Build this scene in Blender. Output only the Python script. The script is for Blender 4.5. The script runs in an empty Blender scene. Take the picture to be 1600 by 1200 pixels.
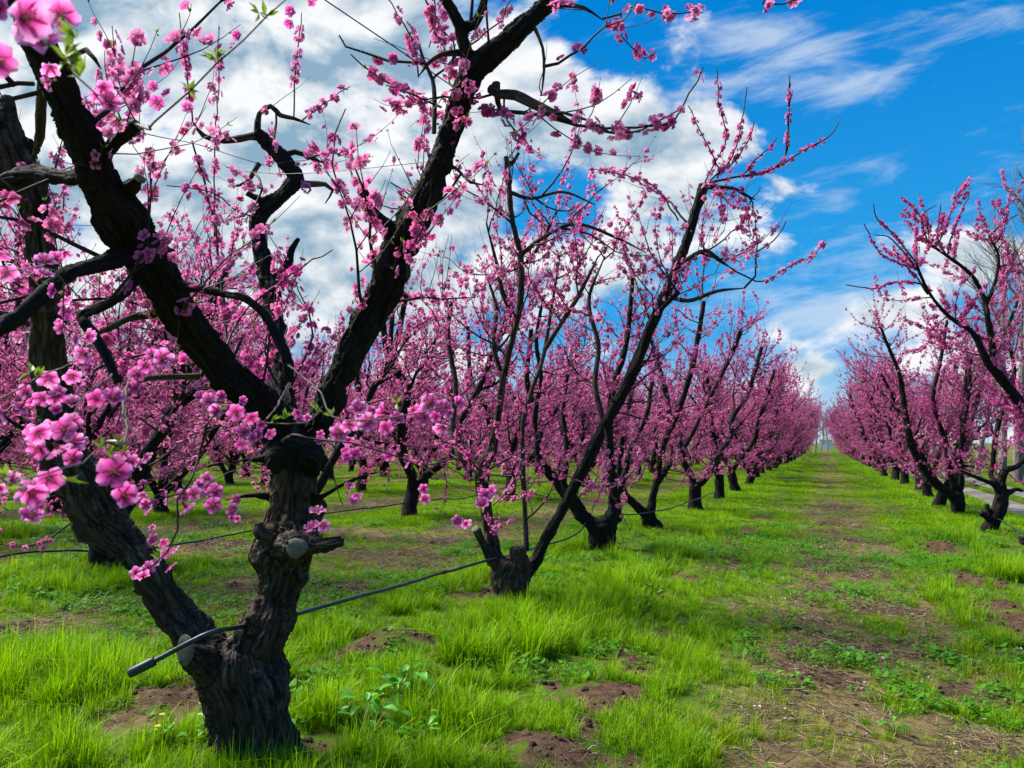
import bpy, math, random
import numpy as np
from mathutils import Vector, Matrix
from mathutils.kdtree import KDTree

scene = bpy.context.scene
COL = scene.collection
R_ = math.radians

# ------------------------------------------------------------------ camera
FPX, CX, CY, HORIZON, VPX, EYE = 1200.0, 800.0, 600.0, 692.0, 1288.0, 1.5
PITCH = math.atan((HORIZON - CY) / FPX)
YAW = math.atan((VPX - CX) / (FPX * math.cos(PITCH) + (HORIZON - CY) * math.sin(PITCH)))
cam_d = bpy.data.cameras.new('camera')
cam = bpy.data.objects.new('camera', cam_d)
COL.objects.link(cam)
cam_d.sensor_fit = 'HORIZONTAL'
cam_d.sensor_width = 36.0
cam_d.lens = 36.0 * FPX / 1600.0
cam_d.clip_start = 0.05
cam_d.clip_end = 5000.0
cam.location = (0, 0, EYE)
cam.rotation_euler = (math.pi / 2 + PITCH, 0, YAW)
cam_d.dof.use_dof = True
cam_d.dof.focus_distance = 5.0
cam_d.dof.aperture_fstop = 11.0
scene.camera = cam
FW = np.array([-math.sin(YAW), math.cos(YAW), 0.0])
RT = np.array([math.cos(YAW), math.sin(YAW), 0.0])
UPV = np.array([0, 0, 1.0])
CF = FW * math.cos(PITCH) + UPV * math.sin(PITCH)
CU = -FW * math.sin(PITCH) + UPV * math.cos(PITCH)
CAMP = np.array([0, 0, EYE])


def at(px, py, depth):
    """world point seen at a photo pixel, depth metres along the view axis"""
    return CAMP + depth * (CF + RT * (px - CX) / FPX - CU * (py - CY) / FPX)


def ground_at(px, py, z=0.0):
    d = CF + RT * (px - CX) / FPX - CU * (py - CY) / FPX
    return CAMP + d * ((z - EYE) / d[2])


# ------------------------------------------------------------------ exposure, world, sun
scene.view_settings.view_transform = 'Standard'
scene.view_settings.look = 'None'
scene.view_settings.exposure = 1.15
scene.view_settings.gamma = 1.0
scene.cycles.max_bounces = 5
scene.cycles.diffuse_bounces = 3
scene.cycles.glossy_bounces = 2
scene.cycles.transmission_bounces = 3
scene.cycles.transparent_max_bounces = 4
scene.cycles.caustics_reflective = False
scene.cycles.caustics_refractive = False

SUN_EL, SUN_AZ = R_(50), R_(-88)          # azimuth from +Y towards +X
sun_d = bpy.data.lights.new('sun', 'SUN')
sun_d.energy = 5.0
sun_d.angle = R_(24)
sun_d.color = (1.0, 0.95, 0.86)
sun = bpy.data.objects.new('sun', sun_d)
COL.objects.link(sun)
sdir = Vector((math.sin(SUN_AZ) * math.cos(SUN_EL), math.cos(SUN_AZ) * math.cos(SUN_EL), math.sin(SUN_EL)))
sun.rotation_euler = sdir.to_track_quat('Z', 'Y').to_euler()


class NT:
    """tiny helper to write node graphs as expressions"""
    def __init__(s, tree):
        s.t = tree; s.n = tree.nodes; s.l = tree.links
    def node(s, typ, **kw):
        n = s.n.new(typ)
        for k, v in kw.items():
            setattr(n, k, v)
        return n
    def put(s, sock, v):
        if isinstance(v, bpy.types.NodeSocket):
            s.l.new(v, sock)
        elif v is not None:
            sock.default_value = v
    def m(s, op, a, b=None, c=None, clamp=False):
        n = s.node('ShaderNodeMath', operation=op, use_clamp=clamp)
        for i, v in enumerate((a, b, c)):
            if v is not None:
                s.put(n.inputs[i], v)
        return n.outputs[0]
    def add(s, a, b): return s.m('ADD', a, b)
    def sub(s, a, b): return s.m('SUBTRACT', a, b)
    def mul(s, a, b): return s.m('MULTIPLY', a, b)
    def div(s, a, b): return s.m('DIVIDE', a, b)
    def vm(s, op, a, b=None, sc=None):
        n = s.node('ShaderNodeVectorMath', operation=op)
        s.put(n.inputs[0], a)
        if b is not None: s.put(n.inputs[1], b)
        if sc is not None: s.put(n.inputs[3], sc)
        return n.outputs[1] if op in ('DOT_PRODUCT', 'LENGTH', 'DISTANCE') else n.outputs[0]
    def xyz(s, x, y, z):
        n = s.node('ShaderNodeCombineXYZ')
        for i, v in enumerate((x, y, z)): s.put(n.inputs[i], v)
        return n.outputs[0]
    def noise(s, vec, scale, detail=4.0, rough=0.5, dist=0.0, lac=2.0):
        n = s.node('ShaderNodeTexNoise')
        s.put(n.inputs['Vector'], vec)
        n.inputs['Scale'].default_value = scale
        n.inputs['Detail'].default_value = detail
        n.inputs['Roughness'].default_value = rough
        n.inputs['Distortion'].default_value = dist
        n.inputs['Lacunarity'].default_value = lac
        return n.outputs['Fac']
    def voro(s, vec, scale, feature='F1'):
        n = s.node('ShaderNodeTexVoronoi', feature=feature)
        s.put(n.inputs['Vector'], vec)
        n.inputs['Scale'].default_value = scale
        return n.outputs['Distance']
    def ss(s, x, a, b, lo=0.0, hi=1.0):
        n = s.node('ShaderNodeMapRange', interpolation_type='SMOOTHSTEP')
        s.put(n.inputs[0], x)
        for i, v in enumerate((a, b, lo, hi)): s.put(n.inputs[i + 1], v)
        return n.outputs[0]
    def mix(s, f, a, b, blend='MIX'):
        n = s.node('ShaderNodeMix', data_type='RGBA', blend_type=blend)
        s.put(n.inputs[0], f)
        for i, v in ((6, a), (7, b)):
            if isinstance(v, tuple) and len(v) == 3: v = (*v, 1)
            s.put(n.inputs[i], v)
        return n.outputs[2]
    def attr(s, name, typ='GEOMETRY'):
        return s.node('ShaderNodeAttribute', attribute_name=name, attribute_type=typ)
    def coord(s, k='Object'):
        return s.node('ShaderNodeTexCoord').outputs[k]


def build_world():
    w = bpy.data.worlds.new('World')
    scene.world = w
    w.use_nodes = True
    t = NT(w.node_tree)
    t.n.clear()
    out = t.node('ShaderNodeOutputWorld')
    bg = t.node('ShaderNodeBackground')
    STR = 0.1
    EX = 1.0 / 2 ** scene.view_settings.exposure   # sky colours below are as seen, before exposure
    bg.inputs['Strength'].default_value = STR
    sky = t.node('ShaderNodeTexSky', sky_type='NISHITA')
    sky.sun_disc = False
    sky.sun_elevation = SUN_EL
    sky.sun_rotation = SUN_AZ
    sky.air_density = 1.0
    sky.dust_density = 0.3
    sky.ozone_density = 3.0
    hs = t.node('ShaderNodeHueSaturation')
    hs.inputs['Hue'].default_value = 0.487
    hs.inputs['Saturation'].default_value = 1.5
    hs.inputs['Value'].default_value = 1.05
    t.l.new(sky.outputs[0], hs.inputs['Color'])
    d = t.node('ShaderNodeTexCoord').outputs['Generated']
    a = t.vm('DOT_PRODUCT', d, tuple(RT))
    b = t.m('MAXIMUM', t.vm('DOT_PRODUCT', d, tuple(FW)), 0.12)
    z = t.node('ShaderNodeSeparateXYZ'); t.l.new(d, z.inputs[0])
    u = t.div(a, b); v = t.div(z.outputs[2], b)

    def uv(px, py):
        p = at(px, py, 1.0) - CAMP
        f = p @ FW
        return (p @ RT) / f, p[2] / f
    def blob(px, py, rx, ry, amp):
        c = uv(px, py)
        du = t.mul(t.sub(u, c[0]), FPX / rx)
        dv = t.mul(t.sub(v, c[1]), FPX / ry)
        r2 = t.add(t.mul(du, du), t.mul(dv, dv))
        return t.mul(t.m('EXPONENT', t.mul(r2, -1.0)), amp)
    # cumulus cover: broad masses set here, edges and billows by noise
    bias = -0.10
    for bl in ((-100, 200, 700, 420, 0.26), (420, 140, 400, 330, 0.17), (640, 40, 200, 120, 0.10), (700, 420, 330, 260, 0.14), (250, 210, 60, 45, -0.10), (560, 330, 60, 40, -0.10), (880, 330, 60, 40, -0.10), (420, 40, 90, 30, -0.06),
               (1130, 200, 70, 55, 0.20), (1070, 290, 130, 75, 0.17), (1220, 300, 66, 34, 0.20), (1180, 345, 90, 26, 0.10), (1040, 200, 90, 80, 0.12), (975, 120, 70, 26, 0.08),
               (880, 100, 70, 50, 0.14), (1395, 488, 95, 36, 0.27), (1480, 560, 120, 40, 0.16), (1262, 576, 34, 16, 0.20),
               (1300, 655, 300, 40, 0.16), (1560, 400, 170, 60, 0.16), (1130, 430, 160, 60, 0.08),
               (1500, 120, 330, 230, -0.25), (940, 90, 60, 45, -0.16), (1010, 105, 60, 60, -0.10), (860, 300, 50, 40, -0.12)):
        bias = t.add(bias, blob(*bl))
    p = t.xyz(t.mul(u, 1.0), t.mul(v, 1.45), 0.37)
    wv = t.noise(p, 2.2, 2.0, 0.5)
    pw = t.vm('ADD', p, t.xyz(t.mul(t.sub(wv, 0.5), 0.25), t.mul(t.sub(wv, 0.5), 0.18), 0.0))
    n1 = t.noise(pw, 6.4, 9.0, 0.56)
    off = t.vm('ADD', pw, (-0.020, 0.040, 0.0))
    n2 = t.noise(off, 6.4, 6.0, 0.52)
    dens = t.add(n1, bias)
    cov = t.ss(dens, 0.445, 0.585)
    thick = t.ss(dens, 0.52, 0.80)
    lit = t.add(t.mul(t.sub(n1, n2), 4.8), 0.68)
    lit = t.sub(lit, t.mul(thick, 0.26))
    grain = t.noise(pw, 11.0, 6.0, 0.55)
    lit = t.add(lit, t.mul(t.sub(grain, 0.5), 0.6))
    lit = t.m('MINIMUM', t.m('MAXIMUM', lit, 0.0), 1.0)
    cc = t.mix(lit, (0.27, 0.43, 0.58), (0.96, 0.98, 1.0))
    # cirrus streaks drawn out by the wind
    ca = R_(14)
    us = t.add(t.mul(u, math.cos(ca)), t.mul(v, math.sin(ca)))
    vs = t.sub(t.mul(v, math.cos(ca)), t.mul(u, math.sin(ca)))
    pc = t.xyz(t.mul(us, 1.0), t.mul(vs, 3.8), 1.7)
    nc = t.noise(pc, 5.0, 9.0, 0.62, 0.35)
    cb = -0.16
    for bl in ((1190, 60, 150, 60, 0.22), (1180, 140, 230, 42, 0.22), (1320, 130, 170, 28, 0.12), (1300, 430, 230, 80, 0.20),
               (1230, 500, 220, 50, 0.16), (1550, 20, 90, 60, 0.10), (1470, 70, 80, 30, 0.08), (1540, 330, 200, 60, 0.10)):
        cb = t.add(cb, blob(*bl))
    ccov = t.mul(t.ss(t.add(nc, cb), 0.42, 0.74), 0.66)
    grad = t.mix(t.ss(z.outputs[2], 0.0, 0.16), (0.50, 0.74, 0.90), (0.03, 0.385, 0.86))
    grad = t.mix(t.ss(z.outputs[2], 0.10, 0.55), grad, (0.0, 0.225, 0.70))
    blue = t.mix(0.94, t.mix(1.0, hs.outputs[0], (STR, STR, STR), 'MULTIPLY'), grad)
    skyc = t.mix(ccov, blue, (0.70, 0.80, 0.92))
    final = t.mix(1.0, t.mix(cov, skyc, cc), (EX / STR, EX / STR, EX / STR), 'MULTIPLY')
    t.l.new(final, bg.inputs['Color'])
    t.l.new(bg.outputs[0], out.inputs['Surface'])


build_world()

# ------------------------------------------------------------------ numeric noise
def _hash(ix, iy, iz):
    h = (ix * 374761393 + iy * 668265263 + iz * 2147483647) & 0xFFFFFFFF
    h = ((h ^ (h >> 13)) * 1274126177) & 0xFFFFFFFF
    h = h ^ (h >> 16)
    return (h & 0xFFFF) / 65535.0


def vnoise(p):
    """value noise, p (n,3) -> 0..1"""
    p = np.asarray(p, float)
    i = np.floor(p).astype(np.int64)
    f = p - i
    f = f * f * f * (f * (f * 6 - 15) + 10)
    r = 0
    for dx in (0, 1):
        wx = f[:, 0] if dx else 1 - f[:, 0]
        for dy in (0, 1):
            wy = f[:, 1] if dy else 1 - f[:, 1]
            for dz in (0, 1):
                wz = f[:, 2] if dz else 1 - f[:, 2]
                r = r + wx * wy * wz * _hash(i[:, 0] + dx, i[:, 1] + dy, i[:, 2] + dz)
    return r


def fbm(p, octv=4, gain=0.5):
    p = np.asarray(p, float)
    a, s, t = 1.0, 0.0, 0.0
    for k in range(octv):
        s = s + a * vnoise(p * (2.03 ** k) + 17.3 * k)
        t += a
        a *= gain
    return s / t


def fbm2(x, y, sc, seed=0.0, octv=4):
    x = np.asarray(x, float); y = np.asarray(y, float)
    return fbm(np.stack([x.ravel() * sc, y.ravel() * sc, np.full(x.size, seed + 0.5)], 1), octv).reshape(x.shape)


def sstep(x, a, b):
    t = np.clip((x - a) / (b - a), 0, 1)
    return t * t * (3 - 2 * t)


def nrm(v):
    v = np.asarray(v, float)
    return v / (np.linalg.norm(v, axis=-1, keepdims=True) + 1e-12)


# ------------------------------------------------------------------ mesh building
class MB:
    """collects vertices and faces (tris and quads) and links them as ONE mesh object"""
    def __init__(s):
        s.v, s.q, s.t, s.c, s.k, s.n = [], [], [], [], [], 0
        s.mq, s.mt = [], []
    def add(s, v, quads=None, tris=None, col=None, mat=0, bk=None):
        v = np.asarray(v, np.float32).reshape(-1, 3)
        if quads is not None and len(quads):
            q = np.asarray(quads, np.int64).reshape(-1, 4) + s.n
            s.q.append(q); s.mq.append(np.full(len(q), mat, np.int32))
        if tris is not None and len(tris):
            q = np.asarray(tris, np.int64).reshape(-1, 3) + s.n
            s.t.append(q); s.mt.append(np.full(len(q), mat, np.int32))
        s.v.append(v)
        s.c.append(np.broadcast_to(np.asarray((1, 1, 1, 1) if col is None else col, np.float32), (len(v), 4)))
        s.k.append(v if bk is None else np.asarray(bk, np.float32))
        s.n += len(v)
    def mesh(s, name, mats, smooth=True):
        me = bpy.data.meshes.new(name)
        v = np.concatenate(s.v)
        q = np.concatenate(s.q) if s.q else np.zeros((0, 4), np.int64)
        t = np.concatenate(s.t) if s.t else np.zeros((0, 3), np.int64)
        me.vertices.add(len(v)); me.vertices.foreach_set('co', v.ravel())
        nl = q.size + t.size
        me.loops.add(nl)
        me.loops.foreach_set('vertex_index', np.concatenate([q.ravel(), t.ravel()]).astype(np.int32))
        npol = len(q) + len(t)
        me.polygons.add(npol)
        st = np.concatenate([np.arange(len(q)) * 4, q.size + np.arange(len(t)) * 3]).astype(np.int32)
        me.polygons.foreach_set('loop_start', st)
        for m in (mats if isinstance(mats, (list, tuple)) else [mats]):
            me.materials.append(m)
        mi = np.concatenate([*(s.mq or [np.zeros(0, np.int32)]), *(s.mt or [np.zeros(0, np.int32)])])
        me.polygons.foreach_set('material_index', mi.astype(np.int32))
        me.polygons.foreach_set('use_smooth', np.full(npol, smooth))
        a = me.attributes.new('col', 'FLOAT_COLOR', 'POINT'); a.data.foreach_set('color', np.concatenate(s.c).astype(np.float32).ravel())
        a = me.attributes.new('bk', 'FLOAT_VECTOR', 'POINT'); a.data.foreach_set('vector', np.concatenate(s.k).astype(np.float32).ravel())
        me.update(calc_edges=True)
        me.validate()
        return me


def link(name, me, parent=None, loc=None):
    o = bpy.data.objects.new(name, me)
    COL.objects.link(o)
    if parent is not None: o.parent = parent
    if loc is not None: o.location = tuple(loc)
    return o


def tag(o, label=None, cat=None, group=None, kind=None):
    if label: o['label'] = label
    if cat: o['category'] = cat
    if group: o['group'] = group
    if kind: o['kind'] = kind
    return o


def thing(name, loc, label, cat, group=None):
    o = bpy.data.objects.new(name, None)
    o.empty_display_size = 0.2
    COL.objects.link(o)
    o.location = tuple(loc)
    return tag(o, label, cat, group)


def resample(pts, rad, step):
    """Catmull-Rom through the points, about one sample every step metres"""
    pts = np.asarray(pts, float); rad = np.asarray(rad, float)
    P = np.vstack([2 * pts[0] - pts[1], pts, 2 * pts[-1] - pts[-2]])
    op, orr = [], []
    for i in range(len(pts) - 1):
        n = max(1, int(round(np.linalg.norm(pts[i + 1] - pts[i]) / step)))
        t = (np.arange(n) / n)[:, None]
        a, b, c, d = P[i], P[i + 1], P[i + 2], P[i + 3]
        op.append(0.5 * (2 * b + (c - a) * t + (2 * a - 5 * b + 4 * c - d) * t ** 2 + (3 * b - a - 3 * c + d) * t ** 3))
        orr.append(rad[i] + (rad[i + 1] - rad[i]) * t[:, 0])
    op.append(pts[-1:]); orr.append(rad[-1:])
    return np.vstack(op), np.concatenate(orr)


def frames(pts):
    t = nrm(np.gradient(pts, axis=0))
    u = np.cross(t[0], (0.31, 0.77, 0.11)); u /= np.linalg.norm(u)
    U = []
    for k in range(len(pts)):
        u = u - t[k] * (u @ t[k]); u /= (np.linalg.norm(u) + 1e-9)
        U.append(u)
    U = np.array(U)
    return t, U, np.cross(t, U)


def tube(mb, pts, rad, sides=6, col=None, mat=0, bump=0.0, freq=6.0, cap=True, seed=0.0, capcol=None):
    pts = np.asarray(pts, float); n = len(pts)
    rad = np.broadcast_to(np.asarray(rad, float), (n,))
    t, U, W = frames(pts)
    an = np.arange(sides) * 2 * math.pi / sides
    ring = np.cos(an)[None, :, None] * U[:, None] + np.sin(an)[None, :, None] * W[:, None]
    s = np.concatenate([[0], np.cumsum(np.linalg.norm(np.diff(pts, axis=0), axis=1))])
    R = np.repeat(rad[:, None], sides, 1)
    if bump:
        q = pts[:, None] + ring * R[..., None]
        nz = fbm(q.reshape(-1, 3) * freq + seed, 3).reshape(n, sides)
        R = R * (1 + bump * (nz - 0.5) * 2)
    v = (pts[:, None] + ring * R[..., None]).reshape(-1, 3)
    bk = np.stack([np.cos(an)[None] * R, np.sin(an)[None] * R, np.repeat(s[:, None], sides, 1)], -1).reshape(-1, 3) + seed
    i = np.arange(n - 1)[:, None] * sides; j = np.arange(sides)[None]; j2 = (j + 1) % sides
    q = np.stack([i + j, i + j2, i + sides + j2, i + sides + j], -1).reshape(-1, 4)
    mb.add(v, quads=q, col=col, mat=mat, bk=bk)
    if cap:
        for e, r0, fl in ((0, pts[0], 1), (n - 1, pts[-1], 0)):
            rim = v[e * sides:(e + 1) * sides]
            c = rim.mean(0)
            vv = np.vstack([rim, c])
            k = np.arange(sides); k2 = (k + 1) % sides
            tr = np.stack([k2, k, np.full(sides, sides)], 1) if fl else np.stack([k, k2, np.full(sides, sides)], 1)
            mb.add(vv, tris=tr, col=col if (capcol is None or fl) else capcol, mat=mat, bk=vv)


# ------------------------------------------------------------------ materials
def mat(name, fn, disp=None):
    m = bpy.data.materials.new(name)
    m.use_nodes = True
    t = NT(m.node_tree)
    t.n.clear()
    out = t.node('ShaderNodeOutputMaterial')
    t.l.new(fn(t), out.inputs['Surface'])
    return m


def principled(t, col, rough=0.8, normal=None, spec=0.3, metal=0.0):
    p = t.node('ShaderNodeBsdfPrincipled')
    if isinstance(col, tuple) and len(col) == 3: col = (*col, 1)
    t.put(p.inputs['Base Color'], col)
    t.put(p.inputs['Roughness'], rough)
    p.inputs['Specular IOR Level'].default_value = spec
    p.inputs['Metallic'].default_value = metal
    if normal is not None: t.l.new(normal, p.inputs['Normal'])
    return p.outputs[0]


def bump(t, h, strength=0.5, dist=0.01):
    b = t.node('ShaderNodeBump')
    b.inputs['Strength'].default_value = strength
    b.inputs['Distance'].default_value = dist
    t.l.new(h, b.inputs['Height'])
    return b.outputs[0]


def leafy(t, col, trans=0.35, rough=0.5, spec=0.25, tcol=None):
    mx = t.node('ShaderNodeMixShader')
    mx.inputs[0].default_value = trans
    t.l.new(principled(t, col, rough, spec=spec), mx.inputs[1])
    tr = t.node('ShaderNodeBsdfTranslucent')
    t.put(tr.inputs['Color'], col if tcol is None else tcol)
    t.l.new(tr.outputs[0], mx.inputs[2])
    return mx.outputs[0]


def m_bark(dark, light, fine=1.0):
    def f(t):
        k = t.attr('bk').outputs['Vector']
        ks = t.vm('MULTIPLY', k, (1.0, 1.0, 0.13))
        fis = t.noise(ks, 46 * fine, 5.0, 0.62, 0.6)
        plate = t.voro(t.vm('ADD', ks, t.xyz(t.mul(fis, 0.035), t.mul(fis, 0.035), 0.0)), 30 * fine, 'DISTANCE_TO_EDGE')
        o = t.coord('Object')
        big = t.noise(o, 5.0, 4.0, 0.6)
        lich = t.noise(o, 16.0, 5.0, 0.65)
        c = t.mix(t.ss(fis, 0.36, 0.66), dark, light)
        c = t.mix(t.mul(t.ss(big, 0.42, 0.6), 0.8), c, tuple(x * y for x, y in zip(light, (0.62, 0.48, 0.40))))
        crack = t.ss(plate, 0.0, 0.13)
        c = t.mix(t.add(t.mul(crack, .7), .3), tuple(x * .8 for x in dark), c)
        c = t.mix(t.mul(t.ss(lich, 0.60, 0.72), 0.4), c, tuple(x * y for x, y in zip(light, (1.7, 1.8, 1.6))))
        a = t.attr('col').outputs['Color']
        c = t.mix(1.0, c, a, 'MULTIPLY')
        h = t.add(t.mul(fis, 0.7), t.mul(t.ss(plate, 0.0, 0.25), 0.5))
        h = t.add(h, t.mul(t.noise(o, 180.0, 2.0), 0.18))
        return principled(t, c, 0.88, bump(t, h, 1.0, 0.02), 0.25)
    return f


M = {}
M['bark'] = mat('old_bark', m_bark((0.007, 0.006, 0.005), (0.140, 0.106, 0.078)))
M['bark_dark'] = mat('limb_bark', m_bark((0.004, 0.0035, 0.0035), (0.024, 0.020, 0.018)))  # dark upper-limb bark; part of its darkness is backlit silhouette put into the colour
M['bark_far'] = mat('dark_bark', m_bark((0.004, 0.0035, 0.0035), (0.020, 0.0165, 0.015), 0.7))
M['bark_grey'] = mat('grey_bark', m_bark((0.03, 0.026, 0.024), (0.13, 0.115, 0.10), 1.6))
M['bark_pale'] = mat('pale_bark', m_bark((0.12, 0.115, 0.11), (0.34, 0.33, 0.32), 0.5))
def m_cut(t):
    k = t.attr('bk').outputs['Vector']
    n = t.noise(k, 60.0, 4.0, 0.6)
    rad = t.add(t.vm('LENGTH', k), t.mul(n, 0.008))
    ring = t.m('SINE', t.mul(rad, 1100.0))
    c = t.mix(t.ss(ring, -1.0, 1.0), (0.10, 0.082, 0.066), (0.19, 0.165, 0.14))
    c = t.mix(t.ss(n, 0.52, 0.68), c, (0.07, 0.058, 0.05))
    return principled(t, c, 0.9, bump(t, n, 0.6, 0.004), 0.15)
M['cut'] = mat('cut_wood', m_cut)


def m_twig(t):
    o = t.coord('Object')
    n = t.noise(o, 22.0, 3.0)
    c = t.mix(t.ss(n, 0.35, 0.65), (0.022, 0.012, 0.011), (0.070, 0.036, 0.028))
    c = t.mix(1.0, c, t.attr('col').outputs['Color'], 'MULTIPLY')
    return principled(t, c, 0.7)
M['twig'] = mat('twig_bark', m_twig)


def m_petal(t):
    c = t.attr('col').outputs['Color']
    n = t.noise(t.coord('Object'), 60.0, 2.0)
    c = t.mix(t.mul(t.ss(n, 0.4, 0.75), 0.18), c, (0.95, 0.62, 0.82))
    return leafy(t, c, 0.5, 0.6, 0.12)
M['petal'] = mat('blossom_petal', m_petal)
M['vcol'] = mat('young_leaf', lambda t: leafy(t, t.attr('col').outputs['Color'], 0.4, 0.45, 0.3))


def m_grass(t):
    c = t.attr('col').outputs['Color']
    tint = t.attr('tint', 'INSTANCER').outputs['Fac']
    rnd = t.node('ShaderNodeObjectInfo').outputs['Random']
    dry = t.mix(0.65, c, (0.38, 0.34, 0.06))
    yel = t.mix(0.6, c, (0.30, 0.40, 0.004))
    c1 = t.mix(t.ss(tint, 0.35, 0.6), c, yel)
    c1 = t.mix(t.ss(tint, 0.72, 1.0), c1, dry)
    c1 = t.mix(t.mul(rnd, 0.3), c1, (0.06, 0.26, 0.003))
    return leafy(t, c1, 0.45, 0.55, 0.18)
M['grass'] = mat('grass_blade', m_grass)


def m_straw(t):
    rnd = t.node('ShaderNodeObjectInfo').outputs['Random']
    c = t.mix(rnd, (0.10, 0.065, 0.035), (0.30, 0.235, 0.14))
    c = t.mix(1.0, c, t.attr('col').outputs['Color'], 'MULTIPLY')
    return principled(t, c, 0.8)
M['straw'] = mat('dry_straw', m_straw)


def m_ground(t):
    o = t.coord('Object')
    a = t.attr('col').outputs['Color']
    sep = t.node('ShaderNodeSeparateColor'); t.l.new(a, sep.inputs[0])
    soil, dry, lush = sep.outputs[0], sep.outputs[1], sep.outputs[2]
    n1 = t.noise(o, 1.1, 5.0, 0.6)
    n2 = t.noise(o, 14.0, 6.0, 0.65)
    n3 = t.noise(o, 90.0, 4.0, 0.6)
    earth = t.mix(t.ss(n2, 0.3, 0.7), (0.030, 0.016, 0.010), (0.105, 0.058, 0.036))
    earth = t.mix(t.ss(n3, 0.55, 0.75), earth, (0.19, 0.14, 0.10))
    straw = t.mix(t.ss(n2, 0.35, 0.65), (0.075, 0.058, 0.022), (0.19, 0.145, 0.055))
    green = t.mix(t.ss(n1, 0.35, 0.65), (0.045, 0.085, 0.004), (0.085, 0.135, 0.006))
    green = t.mix(t.ss(n3, 0.4, 0.7), green, (0.035, 0.10, 0.006))
    c = t.mix(t.ss(t.add(dry, t.mul(t.sub(n2, 0.5), 0.7)), 0.3, 0.7), green, straw)
    c = t.mix(t.mul(t.ss(n2, 0.52, 0.62), 0.6), c, earth)
    c = t.mix(t.ss(t.add(soil, t.mul(t.sub(n2, 0.5), 0.9)), 0.30, 0.58), c, earth)
    h = t.add(t.mul(n2, 0.8), t.mul(n3, 0.35))
    return principled(t, c, 0.95, bump(t, h, 0.8, 0.035), 0.1)
M['ground'] = mat('orchard_ground', m_ground)


def m_track(t):
    o = t.coord('Object')
    n = t.noise(o, 3.0, 6.0, 0.65); f = t.noise(o, 60.0, 4.0, 0.6)
    c = t.mix(t.ss(n, 0.35, 0.65), (0.13, 0.115, 0.095), (0.235, 0.215, 0.185))
    c = t.mix(t.ss(f, 0.5, 0.75), c, (0.14, 0.125, 0.10))
    return principled(t, c, 0.95, bump(t, f, 0.6, 0.02), 0.15)
M['track'] = mat('pale_gravel', m_track)


def m_hose(t):
    n = t.noise(t.coord('Object'), 30.0, 4.0, 0.65)
    c = t.mix(t.ss(n, 0.45, 0.72), (0.006, 0.014, 0.022), (0.028, 0.052, 0.072))
    return principled(t, c, 0.42, None, 0.5)
M['hose'] = mat('black_polythene', m_hose)
M['wire'] = mat('wire_metal', lambda t: principled(t, t.mix(t.noise(t.coord('Object'), 9.0), (0.03, 0.03, 0.035), (0.07, 0.07, 0.085)), 0.5, None, 0.4, 0.6))
M['stamen'] = mat('stamen', lambda t: leafy(t, t.attr('col').outputs['Color'], 0.2))
M['white'] = mat('white_render', lambda t: principled(t, t.mix(t.noise(t.coord('Object'), 2.0, 4.0), (0.62, 0.62, 0.60), (0.82, 0.82, 0.80)), 0.8))
M['roof'] = mat('grey_roof', lambda t: principled(t, t.mix(t.noise(t.coord('Object'), 4.0, 4.0), (0.16, 0.15, 0.15), (0.30, 0.28, 0.27)), 0.8))
M['dark'] = mat('dark_opening', lambda t: principled(t, t.mix(t.noise(t.coord('Object'), 4.0), (0.02, 0.02, 0.02), (0.04, 0.04, 0.045)), 0.5))

# ------------------------------------------------------------------ ground: masks, sheet, track
ROWX, RPITCH, RIGHTX = -2.65, 5.05, 2.55
RUTS = ((3.65, 4.45), (5.0, 5.8))


def row_dist(x):
    x = np.asarray(x, float)
    k = np.maximum(np.round((ROWX - x) / RPITCH), 0)
    d = np.abs(x - (ROWX - k * RPITCH))
    return np.minimum(d, np.abs(x - RIGHTX))


def gauss(x, y, cx, cy, rx, ry):
    return np.exp(-(((x - cx) / rx) ** 2 + ((y - cy) / ry) ** 2))


def spot(px, py):
    p = ground_at(px, py)
    return p[0], p[1]


MOUNDS = [(*spot(612, 1022), .26, .15), (*spot(1470, 862), .28, .14), (*spot(1500, 905), .26, .07), (*spot(540, 1040), .16, .05),
          (*spot(1085, 905), .20, .09), (*spot(985, 975), .17, .06), (*spot(975, 1020), .15, .05), (*spot(850, 1190), .20, .04),
          (*spot(940, 1085), .22, .04), (*spot(1055, 935), .12, .05), (*spot(1580, 960), .35, .07), (*spot(1545, 915), .22, .06), (*spot(965, 915), .25, .05),
          (*spot(265, 1100), .30, .10), (*spot(330, 860), .5, .05), (*spot(720, 930), .3, .04)]


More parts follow.
